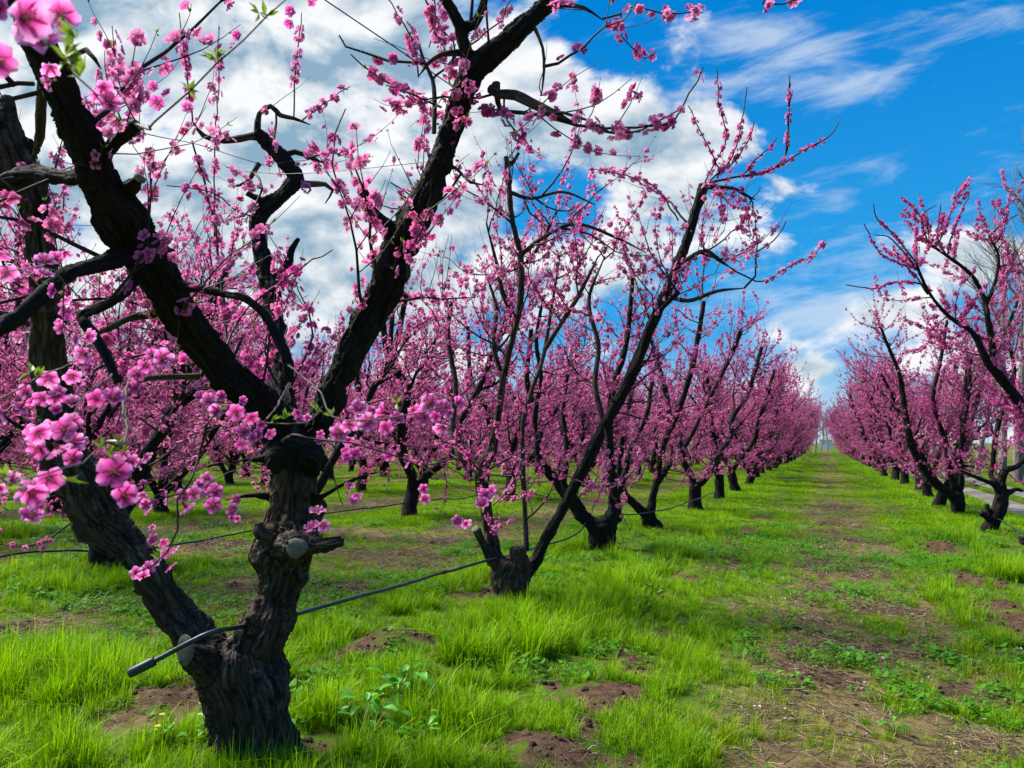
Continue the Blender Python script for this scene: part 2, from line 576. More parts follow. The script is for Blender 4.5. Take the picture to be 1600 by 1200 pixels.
def masks(x, y):
    """soil, dry, lush in 0..1 at ground points"""
    n1 = fbm2(x, y, 0.8, 3, 4); n2 = fbm2(x, y, 2.6, 7, 4); n3 = fbm2(x, y, 0.35, 11, 3)
    n4 = fbm2(x, y, 3.4, 13, 3); n5 = fbm2(x, y, 3.4, 15, 3)
    soil = np.zeros_like(n1)
    for cx, cy, r, h in MOUNDS:
        soil = np.maximum(soil, gauss(x + 1.3 * (n4 - .5), y + 1.3 * (n5 - .5), cx, cy, r * 1.25, r * 1.4) * (.1 + 1.9 * fbm2(x, y, 6.0, 19, 3)))
    # torn soil along the wheel lines of the alley
    for lx, w, lv in ((-1.2, 0.30, 0.46), (1.55, 0.42, 0.46)):
        line = np.exp(-((x - lx - 0.25 * (n1 - 0.5)) / w) ** 2)
        soil = np.maximum(soil, line * 1.15 * sstep(n2, lv, lv + 0.14) * sstep(n1, 0.30, 0.48))
    soil = np.maximum(soil, 0.8 * sstep(n2, 0.60, 0.72) * sstep(n1, 0.42, 0.6))
    alley = np.exp(-((x - 0.2) / 0.95) ** 2)
    dry = alley * sstep(n1 * 0.6 + n2 * 0.4, 0.37, 0.54)
    soil = np.maximum(soil, 0.85 * np.exp(-((x - 0.25) / 0.7) ** 2) * sstep(n2, .50, .62))
    dry = np.maximum(dry, alley * 0.9 * sstep(y, 10.5, 5.5) * sstep(n2, 0.30, 0.46))
    # strips between the left rows, sun-bleached along the middle
    mid = np.zeros_like(n1)
    for k in range(0, 12):
        mid = np.maximum(mid, np.exp(-((x - (ROWX - RPITCH * (k + 0.52))) / 1.25) ** 2))
    dry = np.maximum(dry, mid * sstep(n1 * 0.5 + n2 * 0.5, 0.36, 0.56))
    dry = np.maximum(dry, sstep(x, 5.9, 7.0) * sstep(n1, 0.35, 0.6))
    lush = np.exp(-((row_dist(x) - 0.75) / 0.55) ** 2) * sstep(n2, 0.35, 0.55)
    lush = np.maximum(lush, np.exp(-((x + 0.75) / 0.35) ** 2) * 0.6 * sstep(n1, 0.4, 0.6))
    lush = np.maximum(lush, np.exp(-((x - 1.05) / 0.35) ** 2) * 0.6 * sstep(n1, 0.4, 0.6))
    for px, py, r in ((870, 985, .75), (960, 960, .5), (60, 1060, .9), (150, 1090, .5), (720, 1050, .6), (1085, 990, .3), (130, 920, .6), (520, 1020, .4), (500, 1150, .35), (960, 880, .4)):
        sx, sy = spot(px, py)
        g = gauss(x, y, sx, sy, r, r * 1.1)
        lush = np.maximum(lush, g)
        dry = dry * (1 - 0.8 * g)
    for px, py, r, ry in ((275, 1125, .34, .34), (460, 862, .9, .7), (600, 872, .9, .6), (560, 838, 1.0, .9), (330, 868, .8, .6), (1330, 1110, .6, .6), (1240, 960, .55, .6), (1480, 1130, .5, .6), (1310, 1000, .6, .6), (80, 985, .5, .5), (700, 850, .8, .8)):
        sx, sy = spot(px, py)
        g = gauss(x, y, sx, sy, r, ry)
        dry = np.maximum(dry, 1.25 * g * sstep(n2, .25, .5)); lush = lush * (1 - g); soil = np.maximum(soil, .75 * g * sstep(n2, .5, .64))
    soil = soil * (1 - 0.6 * lush)
    for a, b in RUTS:
        on = sstep(x, a - .12, a + .05) * sstep(x, b + .12, b - .05)
        soil = np.maximum(soil, on)
    return np.clip(soil, 0, 1), np.clip(dry, 0, 1), np.clip(lush, 0, 1)


def height(x, y):
    h = 0.07 * (fbm2(x, y, 0.30, 21, 3) - 0.5) + 0.05 * (fbm2(x, y, 1.6, 23, 3) - 0.5)
    fade = sstep(np.hypot(x, y), 45, 15)
    h = h * fade
    n2 = fbm2(x, y, 7.0, 29, 3)
    for cx, cy, r, hh in MOUNDS:
        h = h + hh * gauss(x, y, cx, cy, r, r * 1.1) * (0.55 + 0.9 * n2)
    h = h + 0.05 * np.exp(-(row_dist(x) / 0.8) ** 2) * fade
    track = sstep(x, 3.3, 3.6) * sstep(x, 6.2, 5.9)
    return h * (1 - track) - 0.0


def z_at(x, y):
    return float(height(np.array([float(x)]), np.array([float(y)]))[0])


def build_ground():
    def axis(parts):
        out = [np.arange(a, b, s) for a, b, s in parts]
        return np.concatenate(out)
    xs = axis(((-12, -5, .10), (-5, 2.5, .035), (2.5, 7, .08), (7, 14, .25)))
    gl = -12 - np.cumsum(0.12 * 1.09 ** np.arange(1, 87)); gr = 14 + np.cumsum(0.3 * 1.11 ** np.arange(1, 66))
    xs = np.concatenate([gl[::-1], xs, gr])
    ys = axis(((-1, 2, .15), (2, 9, .035), (9, 16, .08), (16, 40, .2)))
    gf = 40 + np.cumsum(0.22 * 1.09 ** np.arange(1, 82)); gb = -1 - np.cumsum(0.3 * 1.2 ** np.arange(1, 35))
    ys = np.concatenate([gb[::-1], ys, gf])
    X, Y = np.meshgrid(xs, ys)
    Z = height(X, Y)
    so, dr, lu = masks(X, Y)
    c = np.stack([so, dr, lu, np.ones_like(so)], -1).reshape(-1, 4)
    ny, nx = X.shape
    i = (np.arange(ny - 1)[:, None] * nx + np.arange(nx - 1)[None])
    q = np.stack([i, i + 1, i + nx + 1, i + nx], -1).reshape(-1, 4)
    mb = MB(); mb.add(np.stack([X, Y, Z], -1).reshape(-1, 3), quads=q, col=c)
    g = link('ground', mb.mesh('ground', M['ground']))
    tag(g, 'grassy orchard ground with soil patches and straw', kind='structure')
    mb = MB()
    for a, b in RUTS:
        yy = np.concatenate([np.arange(6, 60, .4), np.arange(60, 190, 3)])
        wl = a + 0.16 * (fbm2(yy * 0 + a, yy, .9, 31) - .5); wr = b + 0.16 * (fbm2(yy * 0 + b, yy, .9, 37) - .5)
        v = np.concatenate([np.stack([wl, yy, yy * 0 + .012], 1), np.stack([wr, yy, yy * 0 + .012], 1)])
        n = len(yy); k = np.arange(n - 1)
        mb.add(v, quads=np.stack([k, k + n, k + n + 1, k + 1], 1))
    tag(link('gravel_path', mb.mesh('gravel_path', M['track'])), 'pale two-rut farm path beside the right row', kind='structure')


build_ground()

# ------------------------------------------------------------------ grass, straw and weeds (stuff)
rng = np.random.default_rng(5)


def blade(mb, rng, base, h, w, lean, az, cb, ct, seg=3):
    d = np.array([math.cos(az), math.sin(az), 0]); sd = np.array([-math.sin(az), math.cos(az), 0])
    t = np.linspace(0, 1, seg + 1)
    bend = lean * h
    c = base + np.outer(t ** 1.8 * bend, d) + np.outer(h * (t - 0.35 * lean * t ** 2.5), (0, 0, 1))
    wd = w * (1 - t ** 1.6) * 0.5 + 0.0004
    tw = rng.uniform(-.5, .5)
    s2 = sd * math.cos(tw) + np.array([0, 0, 1]) * math.sin(tw) * .3
    v = np.empty((2 * (seg + 1), 3)); v[0::2] = c - np.outer(wd, s2); v[1::2] = c + np.outer(wd, s2)
    k = np.arange(seg) * 2
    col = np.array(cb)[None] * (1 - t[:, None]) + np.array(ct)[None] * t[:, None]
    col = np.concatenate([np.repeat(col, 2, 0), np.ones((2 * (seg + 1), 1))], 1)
    mb.add(v, quads=np.stack([k, k + 1, k + 3, k + 2], 1), col=col)


def tuft_mesh(i, n, spread, hr, wr, dryness=0.0):
    r = np.random.default_rng(100 + i)
    mb = MB()
    for _ in range(n):
        a = r.uniform(0, 6.283); rr = spread * math.sqrt(r.uniform())
        h = r.uniform(*hr) * (1 - 0.35 * rr / spread)
        g = r.uniform(0.6, 1.3)
        blade(mb, r, np.array([rr * math.cos(a), rr * math.sin(a), -0.01]), h, r.uniform(*wr), abs(r.normal(0.35, 0.35)),
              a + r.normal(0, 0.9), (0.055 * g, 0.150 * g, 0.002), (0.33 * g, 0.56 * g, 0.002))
    return mb.mesh('grass_tuft', M['grass'])


def weed_mesh(i, n, spread, ls):
    """low clover-like ground cover: small rounded leaves on short stalks"""
    r = np.random.default_rng(200 + i)
    mb = MB()
    for _ in range(n):
        a = r.uniform(0, 6.283); rr = spread * math.sqrt(r.uniform()); h = r.uniform(.02, .08)
        s = ls * r.uniform(.6, 1.3); ta = r.uniform(0, 6.283); ti = r.uniform(0, .7)
        k = np.arange(7) * 2 * math.pi / 7
        lx = np.cos(k) * s * .6; ly = np.sin(k) * s
        dz = -0.25 * s * np.cos(2 * k) + np.sin(ti) * ly
        v = np.stack([lx * math.cos(ta) - ly * math.sin(ta) + rr * math.cos(a), lx * math.sin(ta) + ly * math.cos(ta) + rr * math.sin(a), h + dz], 1)
        v = np.vstack([v, v.mean(0) + (0, 0, -.15 * s)])
        g = r.uniform(.7, 1.3)
        kk = np.arange(7)
        mb.add(v, tris=np.stack([kk, (kk + 1) % 7, np.full(7, 7)], 1), col=(0.075 * g, 0.23 * g, 0.012, 1))
    return mb.mesh('clover_patch', M['grass'])


def straw_mesh(i, n, spread):
    r = np.random.default_rng(300 + i)
    mb = MB()
    for _ in range(n):
        a = r.uniform(0, 6.283); rr = spread * math.sqrt(r.uniform()); az = r.uniform(0, 6.283); L = r.uniform(.03, .16)
        p0 = np.array([rr * math.cos(a), rr * math.sin(a), r.uniform(0.0, .025)])
        d = np.array([math.cos(az), math.sin(az), r.normal(0, .18)])
        mid = p0 + d * L * .5 + r.normal(0, .007, 3); p1 = p0 + d * L; mid[2] = abs(mid[2]); p1[2] = abs(p1[2])
        g = r.uniform(.45, 1.25)
        tube(mb, [p0, mid, p1], r.uniform(.0010, .0028), 3, (g, g, g, 1), cap=False)
    return mb.mesh('straw_wisp', M['straw'])


def proto_collection(name, meshes):
    c = bpy.data.collections.new(name)
    for k, me in enumerate(meshes):
        o = bpy.data.objects.new('%s_%02d' % (name, k), me)
        c.objects.link(o)
    return c


def scatter(name, label, pts, vi, sc, rz, tint, coll):
    me = bpy.data.meshes.new(name)
    me.vertices.add(len(pts)); me.vertices.foreach_set('co', np.asarray(pts, np.float32).ravel())
    for an, ty, dat in (('vi', 'INT', vi), ('sc', 'FLOAT', sc), ('rz', 'FLOAT', rz), ('tint', 'FLOAT', tint)):
        a = me.attributes.new(an, ty, 'POINT')
        a.data.foreach_set('value', np.asarray(dat, np.int32 if ty == 'INT' else np.float32))
    o = link(name, me)
    tag(o, label, kind='stuff')
    g = bpy.data.node_groups.new(name + '_spread', 'GeometryNodeTree')
    g.interface.new_socket('Geometry', in_out='INPUT', socket_type='NodeSocketGeometry')
    g.interface.new_socket('Geometry', in_out='OUTPUT', socket_type='NodeSocketGeometry')
    N = g.nodes; L = g.links
    gi = N.new('NodeGroupInput'); go = N.new('NodeGroupOutput')
    ip = N.new('GeometryNodeInstanceOnPoints')
    ci = N.new('GeometryNodeCollectionInfo')
    ci.inputs['Collection'].default_value = coll
    ci.inputs['Separate Children'].default_value = True
    ci.inputs['Reset Children'].default_value = True
    def named(nm, ty):
        n = N.new('GeometryNodeInputNamedAttribute'); n.data_type = ty; n.inputs[0].default_value = nm
        return n.outputs[0]
    L.new(gi.outputs[0], ip.inputs['Points']); L.new(ci.outputs[0], ip.inputs['Instance'])
    ip.inputs['Pick Instance'].default_value = True
    L.new(named('vi', 'INT'), ip.inputs['Instance Index'])
    cx = N.new('ShaderNodeCombineXYZ'); L.new(named('rz', 'FLOAT'), cx.inputs[2])
    er = N.new('FunctionNodeEulerToRotation'); L.new(cx.outputs[0], er.inputs[0])
    L.new(er.outputs[0], ip.inputs['Rotation'])
    L.new(named('sc', 'FLOAT'), ip.inputs['Scale'])
    L.new(ip.outputs[0], go.inputs[0])
    md = o.modifiers.new('spread', 'NODES'); md.node_group = g
    return o


def wedge(n, d0, d1, side=0.80):
    """random ground points in the view wedge and a margin beside it, between depths d0 and d1"""
    d = np.sqrt(rng.uniform(d0 * d0, d1 * d1, n)); s = rng.uniform(-side, side + .18, n) * d
    return d * FW[0] + s * RT[0], d * FW[1] + s * RT[1], d


def build_cover():
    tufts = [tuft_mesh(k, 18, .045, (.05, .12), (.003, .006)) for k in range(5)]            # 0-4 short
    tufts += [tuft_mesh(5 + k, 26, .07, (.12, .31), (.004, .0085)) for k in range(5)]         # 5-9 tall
    tufts += [tuft_mesh(10 + k, 40, .16, (.06, .16), (.006, .011)) for k in range(4)]        # 10-13 wide, for far off
    weeds = [weed_mesh(k, 26, .10, .014) for k in range(3)] + [weed_mesh(3 + k, 18, .10, .024) for k in range(3)]
    straws = [straw_mesh(k, 10, .12) for k in range(6)]
    P, VI, SC, TI = [], [], [], []
    for d0, d1, per in ((1.6, 5, 560), (5, 9, 280), (9, 16, 95), (16, 30, 34), (30, 60, 9), (60, 120, 2.2)):
        n = int(0.89 * (d1 * d1 - d0 * d0) * per)
        x, y, d = wedge(n, d0, d1)
        so, dr, lu = masks(x, y)
        n1 = fbm2(x, y, 1.3, 41, 3)
        n6 = fbm2(x, y, 3.1, 43, 3)
        keep = rng.uniform(size=n) < np.clip(1.0 - 1.25 * sstep(so, .2, .55), 0, 1) * (1 - 0.74 * np.clip(dr, 0, 1)) * (0.25 + 1.5 * n1) * (.2 + 1.7 * sstep(n6, .33, .60))
        x, y, d, so, dr, lu, n1, n6 = (q[keep] for q in (x, y, d, so, dr, lu, n1, n6))
        m = len(x)
        tall = rng.uniform(size=m) < (0.85 * lu + .25 * (1 - dr)) * sstep(n6, .38, .55)
        vi = np.where(tall, rng.integers(5, 10, m), rng.integers(0, 5, m))
        sc = np.where(tall, rng.uniform(.5, 1.05, m) * (0.5 + 0.45 * lu + .3 * sstep(lu, .6, 1)) * (.5 + 1.0 * n6), rng.uniform(.6, 1.15, m) * (1 - .35 * dr) * (.7 + .6 * n1))
        far = d > 13
        vi = np.where(far, rng.integers(10, 14, m), vi)
        sc = np.where(far, rng.uniform(.55, 1.1, m) * (0.7 + .55 * lu - .25 * dr) * np.clip(d / 16, .8, 2.2) ** .5, sc)
        ti = np.clip(.6 * dr + 1.5 * (fbm2(x, y, .9, 51, 4) - .40) * (1 - .6 * lu) + rng.normal(0, .10, m), 0, 1)
        P.append(np.stack([x, y, height(x, y)], 1)); VI.append(vi); SC.append(sc); TI.append(ti)
    P = np.concatenate(P); m = len(P)
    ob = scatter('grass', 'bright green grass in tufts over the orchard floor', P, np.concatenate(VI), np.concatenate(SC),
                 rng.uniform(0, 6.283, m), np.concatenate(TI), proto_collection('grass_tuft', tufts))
    x, y, d = wedge(9000, 1.6, 14)
    so, dr, lu = masks(x, y); n1 = fbm2(x, y, 1.1, 61, 3)
    keep = (rng.uniform(size=len(x)) < sstep(n1, .50, .62)) & (so < .4)
    x, y = x[keep], y[keep]; m = len(x)
    scatter('clover', 'low broad-leaved clover and weeds among the grass', np.stack([x, y, height(x, y)], 1), rng.integers(0, 6, m),
            rng.uniform(.6, 1.25, m), rng.uniform(0, 6.283, m), rng.uniform(0, .45, m), proto_collection('clover_patch', weeds))
    x, y, d = wedge(22000, 1.6, 20)
    so, dr, lu = masks(x, y)
    keep = rng.uniform(size=len(x)) < np.clip((.06 + .85 * dr + .12 * so - .6 * lu), 0, 1)
    keep &= ~((x > 3.4) & (x < 6))
    x, y = x[keep], y[keep]; m = len(x)
    scatter('straw_litter', 'dry straw and wood chips strewn on the alley floor', np.stack([x, y, height(x, y) + .004], 1), rng.integers(0, 6, m),
            rng.uniform(.7, 1.5, m), rng.uniform(0, 6.283, m), rng.uniform(0, 1, m), proto_collection('straw_wisp', straws))


def build_clods():
    ms = []
    for k in range(5):
        r = np.random.default_rng(80 + k); mb = MB(); n, m_ = 6, 8
        V = [(0, 0, 1.0)] + [(math.sin(i * math.pi / n) * math.cos(j * 2 * math.pi / m_), math.sin(i * math.pi / n) * math.sin(j * 2 * math.pi / m_), math.cos(i * math.pi / n)) for i in range(1, n) for j in range(m_)] + [(0, 0, -1.0)]
        V = np.array(V); V = V * (.55 + .9 * fbm(V * 1.6 + k * 9, 3))[:, None] * (1, .85, .7)
        Q = [(1 + i * m_ + j, 1 + (i + 1) * m_ + j, 1 + (i + 1) * m_ + (j + 1) % m_, 1 + i * m_ + (j + 1) % m_) for i in range(n - 2) for j in range(m_)]
        T = [(0, 1 + j, 1 + (j + 1) % m_) for j in range(m_)] + [(len(V) - 1, 1 + (n - 2) * m_ + (j + 1) % m_, 1 + (n - 2) * m_ + j) for j in range(m_)]
        mb.add(V, quads=Q, tris=T); ms.append(mb.mesh('soil_crumb', M['clod'], False))
    x, y, d = wedge(60000, 1.8, 15)
    so, dr, lu = masks(x, y)
    k = (rng.uniform(size=len(x)) < sstep(so, .3, .7) * .8) & (x < 3)
    x, y = x[k], y[k]; m = len(x)
    sc = .006 + .022 * rng.uniform(size=m) ** 4
    scatter('soil_crumbs', 'crumbly brown soil clods on the torn bare patches', np.stack([x, y, height(x, y) + sc * .2], 1), rng.integers(0, 5, m),
            sc, rng.uniform(0, 6.28, m), np.zeros(m), proto_collection('soil_crumb', ms))


M['clod'] = mat('soil_clod', lambda t: principled(t, t.mix(t.node('ShaderNodeObjectInfo').outputs['Random'], (0.028, 0.015, 0.010), (0.115, 0.066, 0.042)), 0.95, None, 0.1))
build_cover()
build_clods()

# ------------------------------------------------------------------ blossom and leaf templates
DEEP, MID, PALE = np.array((0.20, 0.004, 0.035)), np.array((0.67, 0.045, 0.33)), np.array((0.89, 0.36, 0.62))


def petal_template(level, open_):
    """one five-petalled flower of radius 1 facing +Z; returns verts, quads, per-vertex radial t"""
    V, Q, T = [], [], []
    n = 0
    for k in range(5):
        a = k * 2 * math.pi / 5 + 0.15 * math.sin(k * 7.1)
        ca, sa = math.cos(a), math.sin(a)
        nl, nw = (7, 5) if level == 2 else ((3, 3) if level == 1 else (3, 3))
        ts = np.linspace(0, 1, nl) if level == 2 else np.array([0.0, 0.58, 1.0])
        pts, tt = [], []
        for t in ts:
            w = 0.04 + 0.37 * math.sin(min(1.0, t * 0.95 + .03) * math.pi * 0.84) ** 1.5 if level == 2 else (0.06, 0.43, 0.20)[list(ts).index(t)]
            r = 0.10 + 0.92 * t
            el = open_ * (1 - 0.35 * t)            # how far the petal stands up
            for j in range(nw):
                s = (j / (nw - 1) - 0.5) * 2
                notch = -0.07 * (1 - abs(s)) * (t > .99) + (-.10 * abs(s) ** 2 * (t > .7))
                rr = r + notch
                x = rr * math.cos(el); z = rr * math.sin(el) + 0.17 * s * s * (0.4 + t) + 0.05 * math.sin(3.3 * s + k * 2.1 + 3 * t)
                y = s * w * 0.98
                z += 0.03 * k % 0.05
                pts.append((x * ca - y * sa, x * sa + y * ca, z)); tt.append(t)
        V += pts; T += tt
        for i in range(nl - 1):
            for j in range(nw - 1):
                b = n + i * nw + j
                Q.append((b, b + nw, b + nw + 1, b + 1))
        n += nl * nw
    return np.array(V), np.array(Q), np.array(T)


def petal_far(open_):
    V, Q, T = [], [], []
    for k in range(5):
        a = k * 2 * math.pi / 5
        for x, y, t in ((0.05, 0, 0), (0.62, -.42, .6), (1.08, 0, 1), (0.62, .42, .6)):
            z = x * math.sin(open_) + (0.14 if y else 0)
            xx = x * math.cos(open_)
            V.append((xx * math.cos(a) - y * math.sin(a), xx * math.sin(a) + y * math.cos(a), z)); T.append(t)
        Q.append((4 * k, 4 * k + 1, 4 * k + 2, 4 * k + 3))
    return np.array(V), np.array(Q), np.array(T)


FL = {1: [petal_template(1, .25), petal_template(1, .6), petal_template(1, 1.1)],
      0: [petal_far(.3), petal_far(.65), petal_far(1.15)]}


def basis(nv, rng):
    nv = nrm(nv)
    r = rng.normal(size=nv.shape)
    u = nrm(r - nv * (r * nv).sum(1, keepdims=True))
    return u, np.cross(nv, u), nv


def petal_col(t, pale, light=1.0):
    """t radial 0..1, pale 0..1 per flower"""
    t = np.asarray(t)[..., None]; pale = np.asarray(pale)[..., None]
    edge = MID * (1 - pale) + PALE * pale
    mid = MID * (1 - 0.55 * pale) + PALE * (0.55 * pale)
    c = DEEP * np.clip(1.1 - t * 2.6, 0, 1) + mid * (1 - np.clip(1.1 - t * 2.6, 0, 1))
    k = sstep(t, .35, 1.0)
    return c * (1 - k) + edge * k


def petal_rim(T, pale):
    """the close flowers: dark eye, magenta throat, paler rim"""
    t = T[:, None]
    eye, thr, body, rim = np.array((.16, .0, .03)), np.array((.60, .015, .27)), np.array((.72, .08, .44)) * (1 - pale) + np.array((.84, .30, .64)) * pale, np.array((.88, .44, .74))
    c = eye + (thr - eye) * sstep(t, .06, .40)
    c = c + (body - c) * sstep(t, .32, .72)
    return c + (rim - c) * sstep(t, .62, 1.05) * (.45 + .55 * pale)


def add_flowers(mb, P, Nn, size, pale, level, rng, mat_i=0):
    P = np.asarray(P, float)
    if not len(P): return
    kind = rng.choice(3, len(P), p=(.50, .33, .17))
    for k in range(3):
        sel = kind == k
        if not sel.any(): continue
        V, Q, T = FL[level][k]
        u, w, n = basis(Nn[sel], rng)
        sz = size[sel] * (1.0, .95, .62)[k]
        X = P[sel][:, None] + sz[:, None, None] * (V[None, :, 0:1] * u[:, None] + V[None, :, 1:2] * w[:, None] + V[None, :, 2:3] * n[:, None])
        c = petal_col(np.broadcast_to(T[None], (sel.sum(), len(T))), np.broadcast_to((pale[sel] * (1, .8, .25)[k])[:, None], (sel.sum(), len(T))))
        c = np.concatenate([c, np.ones((*c.shape[:2], 1))], -1)
        q = (np.arange(sel.sum())[:, None, None] * len(V) + Q[None]).reshape(-1, 4)
        mb.add(X.reshape(-1, 3), quads=q, col=c.reshape(-1, 4), mat=mat_i)


def add_leaves(mb, P, D, size, rng, mat_i=0):
    """tufts of three narrow young leaves at the points P, pointing along D"""
    P = np.asarray(P, float)
    if not len(P): return
    for k in range(3):
        d = nrm(D + rng.normal(0, .45, P.shape))
        u, w, n = basis(d, rng)
        L = size * rng.uniform(.6, 1.15, len(P))
        prof = ((0, 0, 0), (.45, .17, .04), (1.0, 0, -.10), (.45, -.17, .04))
        X = np.stack([P + L[:, None] * (a * d + b * u + c * w) for a, b, c in prof], 1)
        g = rng.uniform(.75, 1.25, (len(P), 1, 1))
        c = np.broadcast_to(np.array((0.20, 0.30, 0.025))[None, None] * g, X.shape)
        c = np.concatenate([c, np.ones((*c.shape[:2], 1))], -1)
        q = (np.arange(len(P))[:, None] * 4 + np.arange(4)[None])
        mb.add(X.reshape(-1, 3), quads=q, col=c.reshape(-1, 4), mat=mat_i)


# ------------------------------------------------------------------ growing shoots and blossom on limbs
def wander(p, d, L, r0, r1, rng, n=6, up=0.18, kink=0.16):
    d = nrm(d); pts = [np.array(p, float)]
    for k in range(n):
        d = nrm(d + rng.normal(0, kink, 3) + np.array((0, 0, up)))
        pts.append(pts[-1] + d * L / n)
    return np.array(pts), np.linspace(r0, r1, n + 1)


class Growth:
    """twigs (point lists), flower points with normals, leaf points"""
    def __init__(s): s.tw, s.fp, s.fn, s.lp, s.ld = [], [], [], [], []
    def bloom(s, pts, rng, a, b, step, spread=0.011, leaf=.22):
        seg = np.diff(pts, axis=0); ln = np.linalg.norm(seg, axis=1); cum = np.concatenate([[0], np.cumsum(ln)])
        L = cum[-1]; x = a * L
        while x < b * L:
            x += rng.exponential(step) + .006
            if x >= b * L: break
            k = min(len(ln) - 1, int(np.searchsorted(cum, x)) - 1); k = max(k, 0)
            p = pts[k] + seg[k] * ((x - cum[k]) / ln[k]); t = seg[k] / ln[k]
            for _ in range(int(rng.choice(4, p=(.42, .27, .20, .11))) + 1):
                r = rng.normal(size=3); r -= t * (r @ t); r = nrm(r)
                s.fp.append(p + r * spread * rng.uniform(.7, 1.7) + t * rng.normal(0, .006)); s.fn.append(r + .35 * t + np.array((0, 0, -.05)))
            if rng.uniform() < leaf:
                s.lp.append(p); s.ld.append(t + .6 * rng.normal(size=3) * .5)
        for x in np.arange(b * L, L, .05):
            if rng.uniform() < leaf * 1.6:
                k = max(0, min(len(ln) - 1, int(np.searchsorted(cum, x)) - 1))
                s.lp.append(pts[k] + seg[k] * ((x - cum[k]) / ln[k])); s.ld.append(seg[k] / ln[k] + .4 * rng.normal(size=3))
    def shoot(s, p, d, L, rng, step, up=.12, r=None):
        r = .0022 + .0032 * L if r is None else r
        pts, rad = wander(p, d, L, r, .0011, rng, 5, up, .11)
        s.tw.append((pts, rad))
        a = rng.uniform(0.02, .3); b = rng.uniform(.6, 1.0)
        if rng.uniform() < .12: b = a + .2
        s.bloom(pts, rng, a, b, step)
        return pts


def grow(limbs, rng, step=.03, rate=7.0, zmin=.75, top=True, ok=None, lat=(.35, .95), sub=6.0):
    """dress limbs [(pts, rad)] with laterals, one-year shoots and blossom"""
    G = Growth()
    for pts, rad in limbs:
        seg = np.diff(pts, axis=0); ln = np.linalg.norm(seg, axis=1); cum = np.concatenate([[0], np.cumsum(ln)]); L = cum[-1]
        n = int(round(L * rate + rng.uniform(-.5, .5)))
        for x in list(rng.uniform(.05, 1.0, n) * L):
            k = max(0, min(len(ln) - 1, int(np.searchsorted(cum, x)) - 1))
            f = (x - cum[k]) / ln[k]
            p = pts[k] + seg[k] * f; t = seg[k] / ln[k]
            if p[2] < zmin: continue
            q = rng.normal(size=3); q -= t * (q @ t); q = nrm(q)
            if rng.uniform() < .30:      # short shoot straight from the limb
                if ok is None or ok(p + q * .3): G.shoot(p, q + .4 * t + (0, 0, .35), rng.uniform(.15, .5), rng, step)
                continue
            ll = rng.uniform(*lat)
            d = q + .45 * t + np.array((0, 0, rng.uniform(-.45, .5) - .45 * (p[2] < 1.25)))
            if ok is not None and not ok(p + nrm(d) * ll * .8): continue
            r0 = .0045 + .0075 * ll
            lp, lr = wander(p, d, ll, r0, .0028, rng, 6, .14, .24)
            G.tw.append((lp, lr))
            G.bloom(lp, rng, .2, .95, step * 1.3)
            for _ in range(int(round(ll * sub + rng.uniform(0, 1)))):
                kk = rng.integers(1, 7); pp = lp[kk]; tt = nrm(lp[min(kk + 1, 6)] - lp[kk - 1])
                qq = rng.normal(size=3); qq -= tt * (qq @ tt); qq = nrm(qq)
                G.shoot(pp, qq * .8 + tt * .6 + np.array((0, 0, .35)), rng.uniform(.12, .48), rng, step)
        if top:
            t = nrm(seg[-1])
            for _ in range(rng.integers(3, 6)):
                q = rng.normal(size=3) * .55
                G.shoot(pts[-1] - t * rng.uniform(0, .15), t * .8 + q + np.array((0, 0, .6)), rng.uniform(.4, .95), rng, step, .1)
    return G


def twig_mesh(mb, G, sides=4, mat_i=0):
    for pts, rad in G.tw:
        s = 4 if rad[0] > .004 else 3
        g = 0.55 if rad[0] > .006 else 1.0
        tube(mb, pts, rad, max(s, sides if rad[0] > .004 else 3), (g, g, g, 1), mat_i, cap=False)


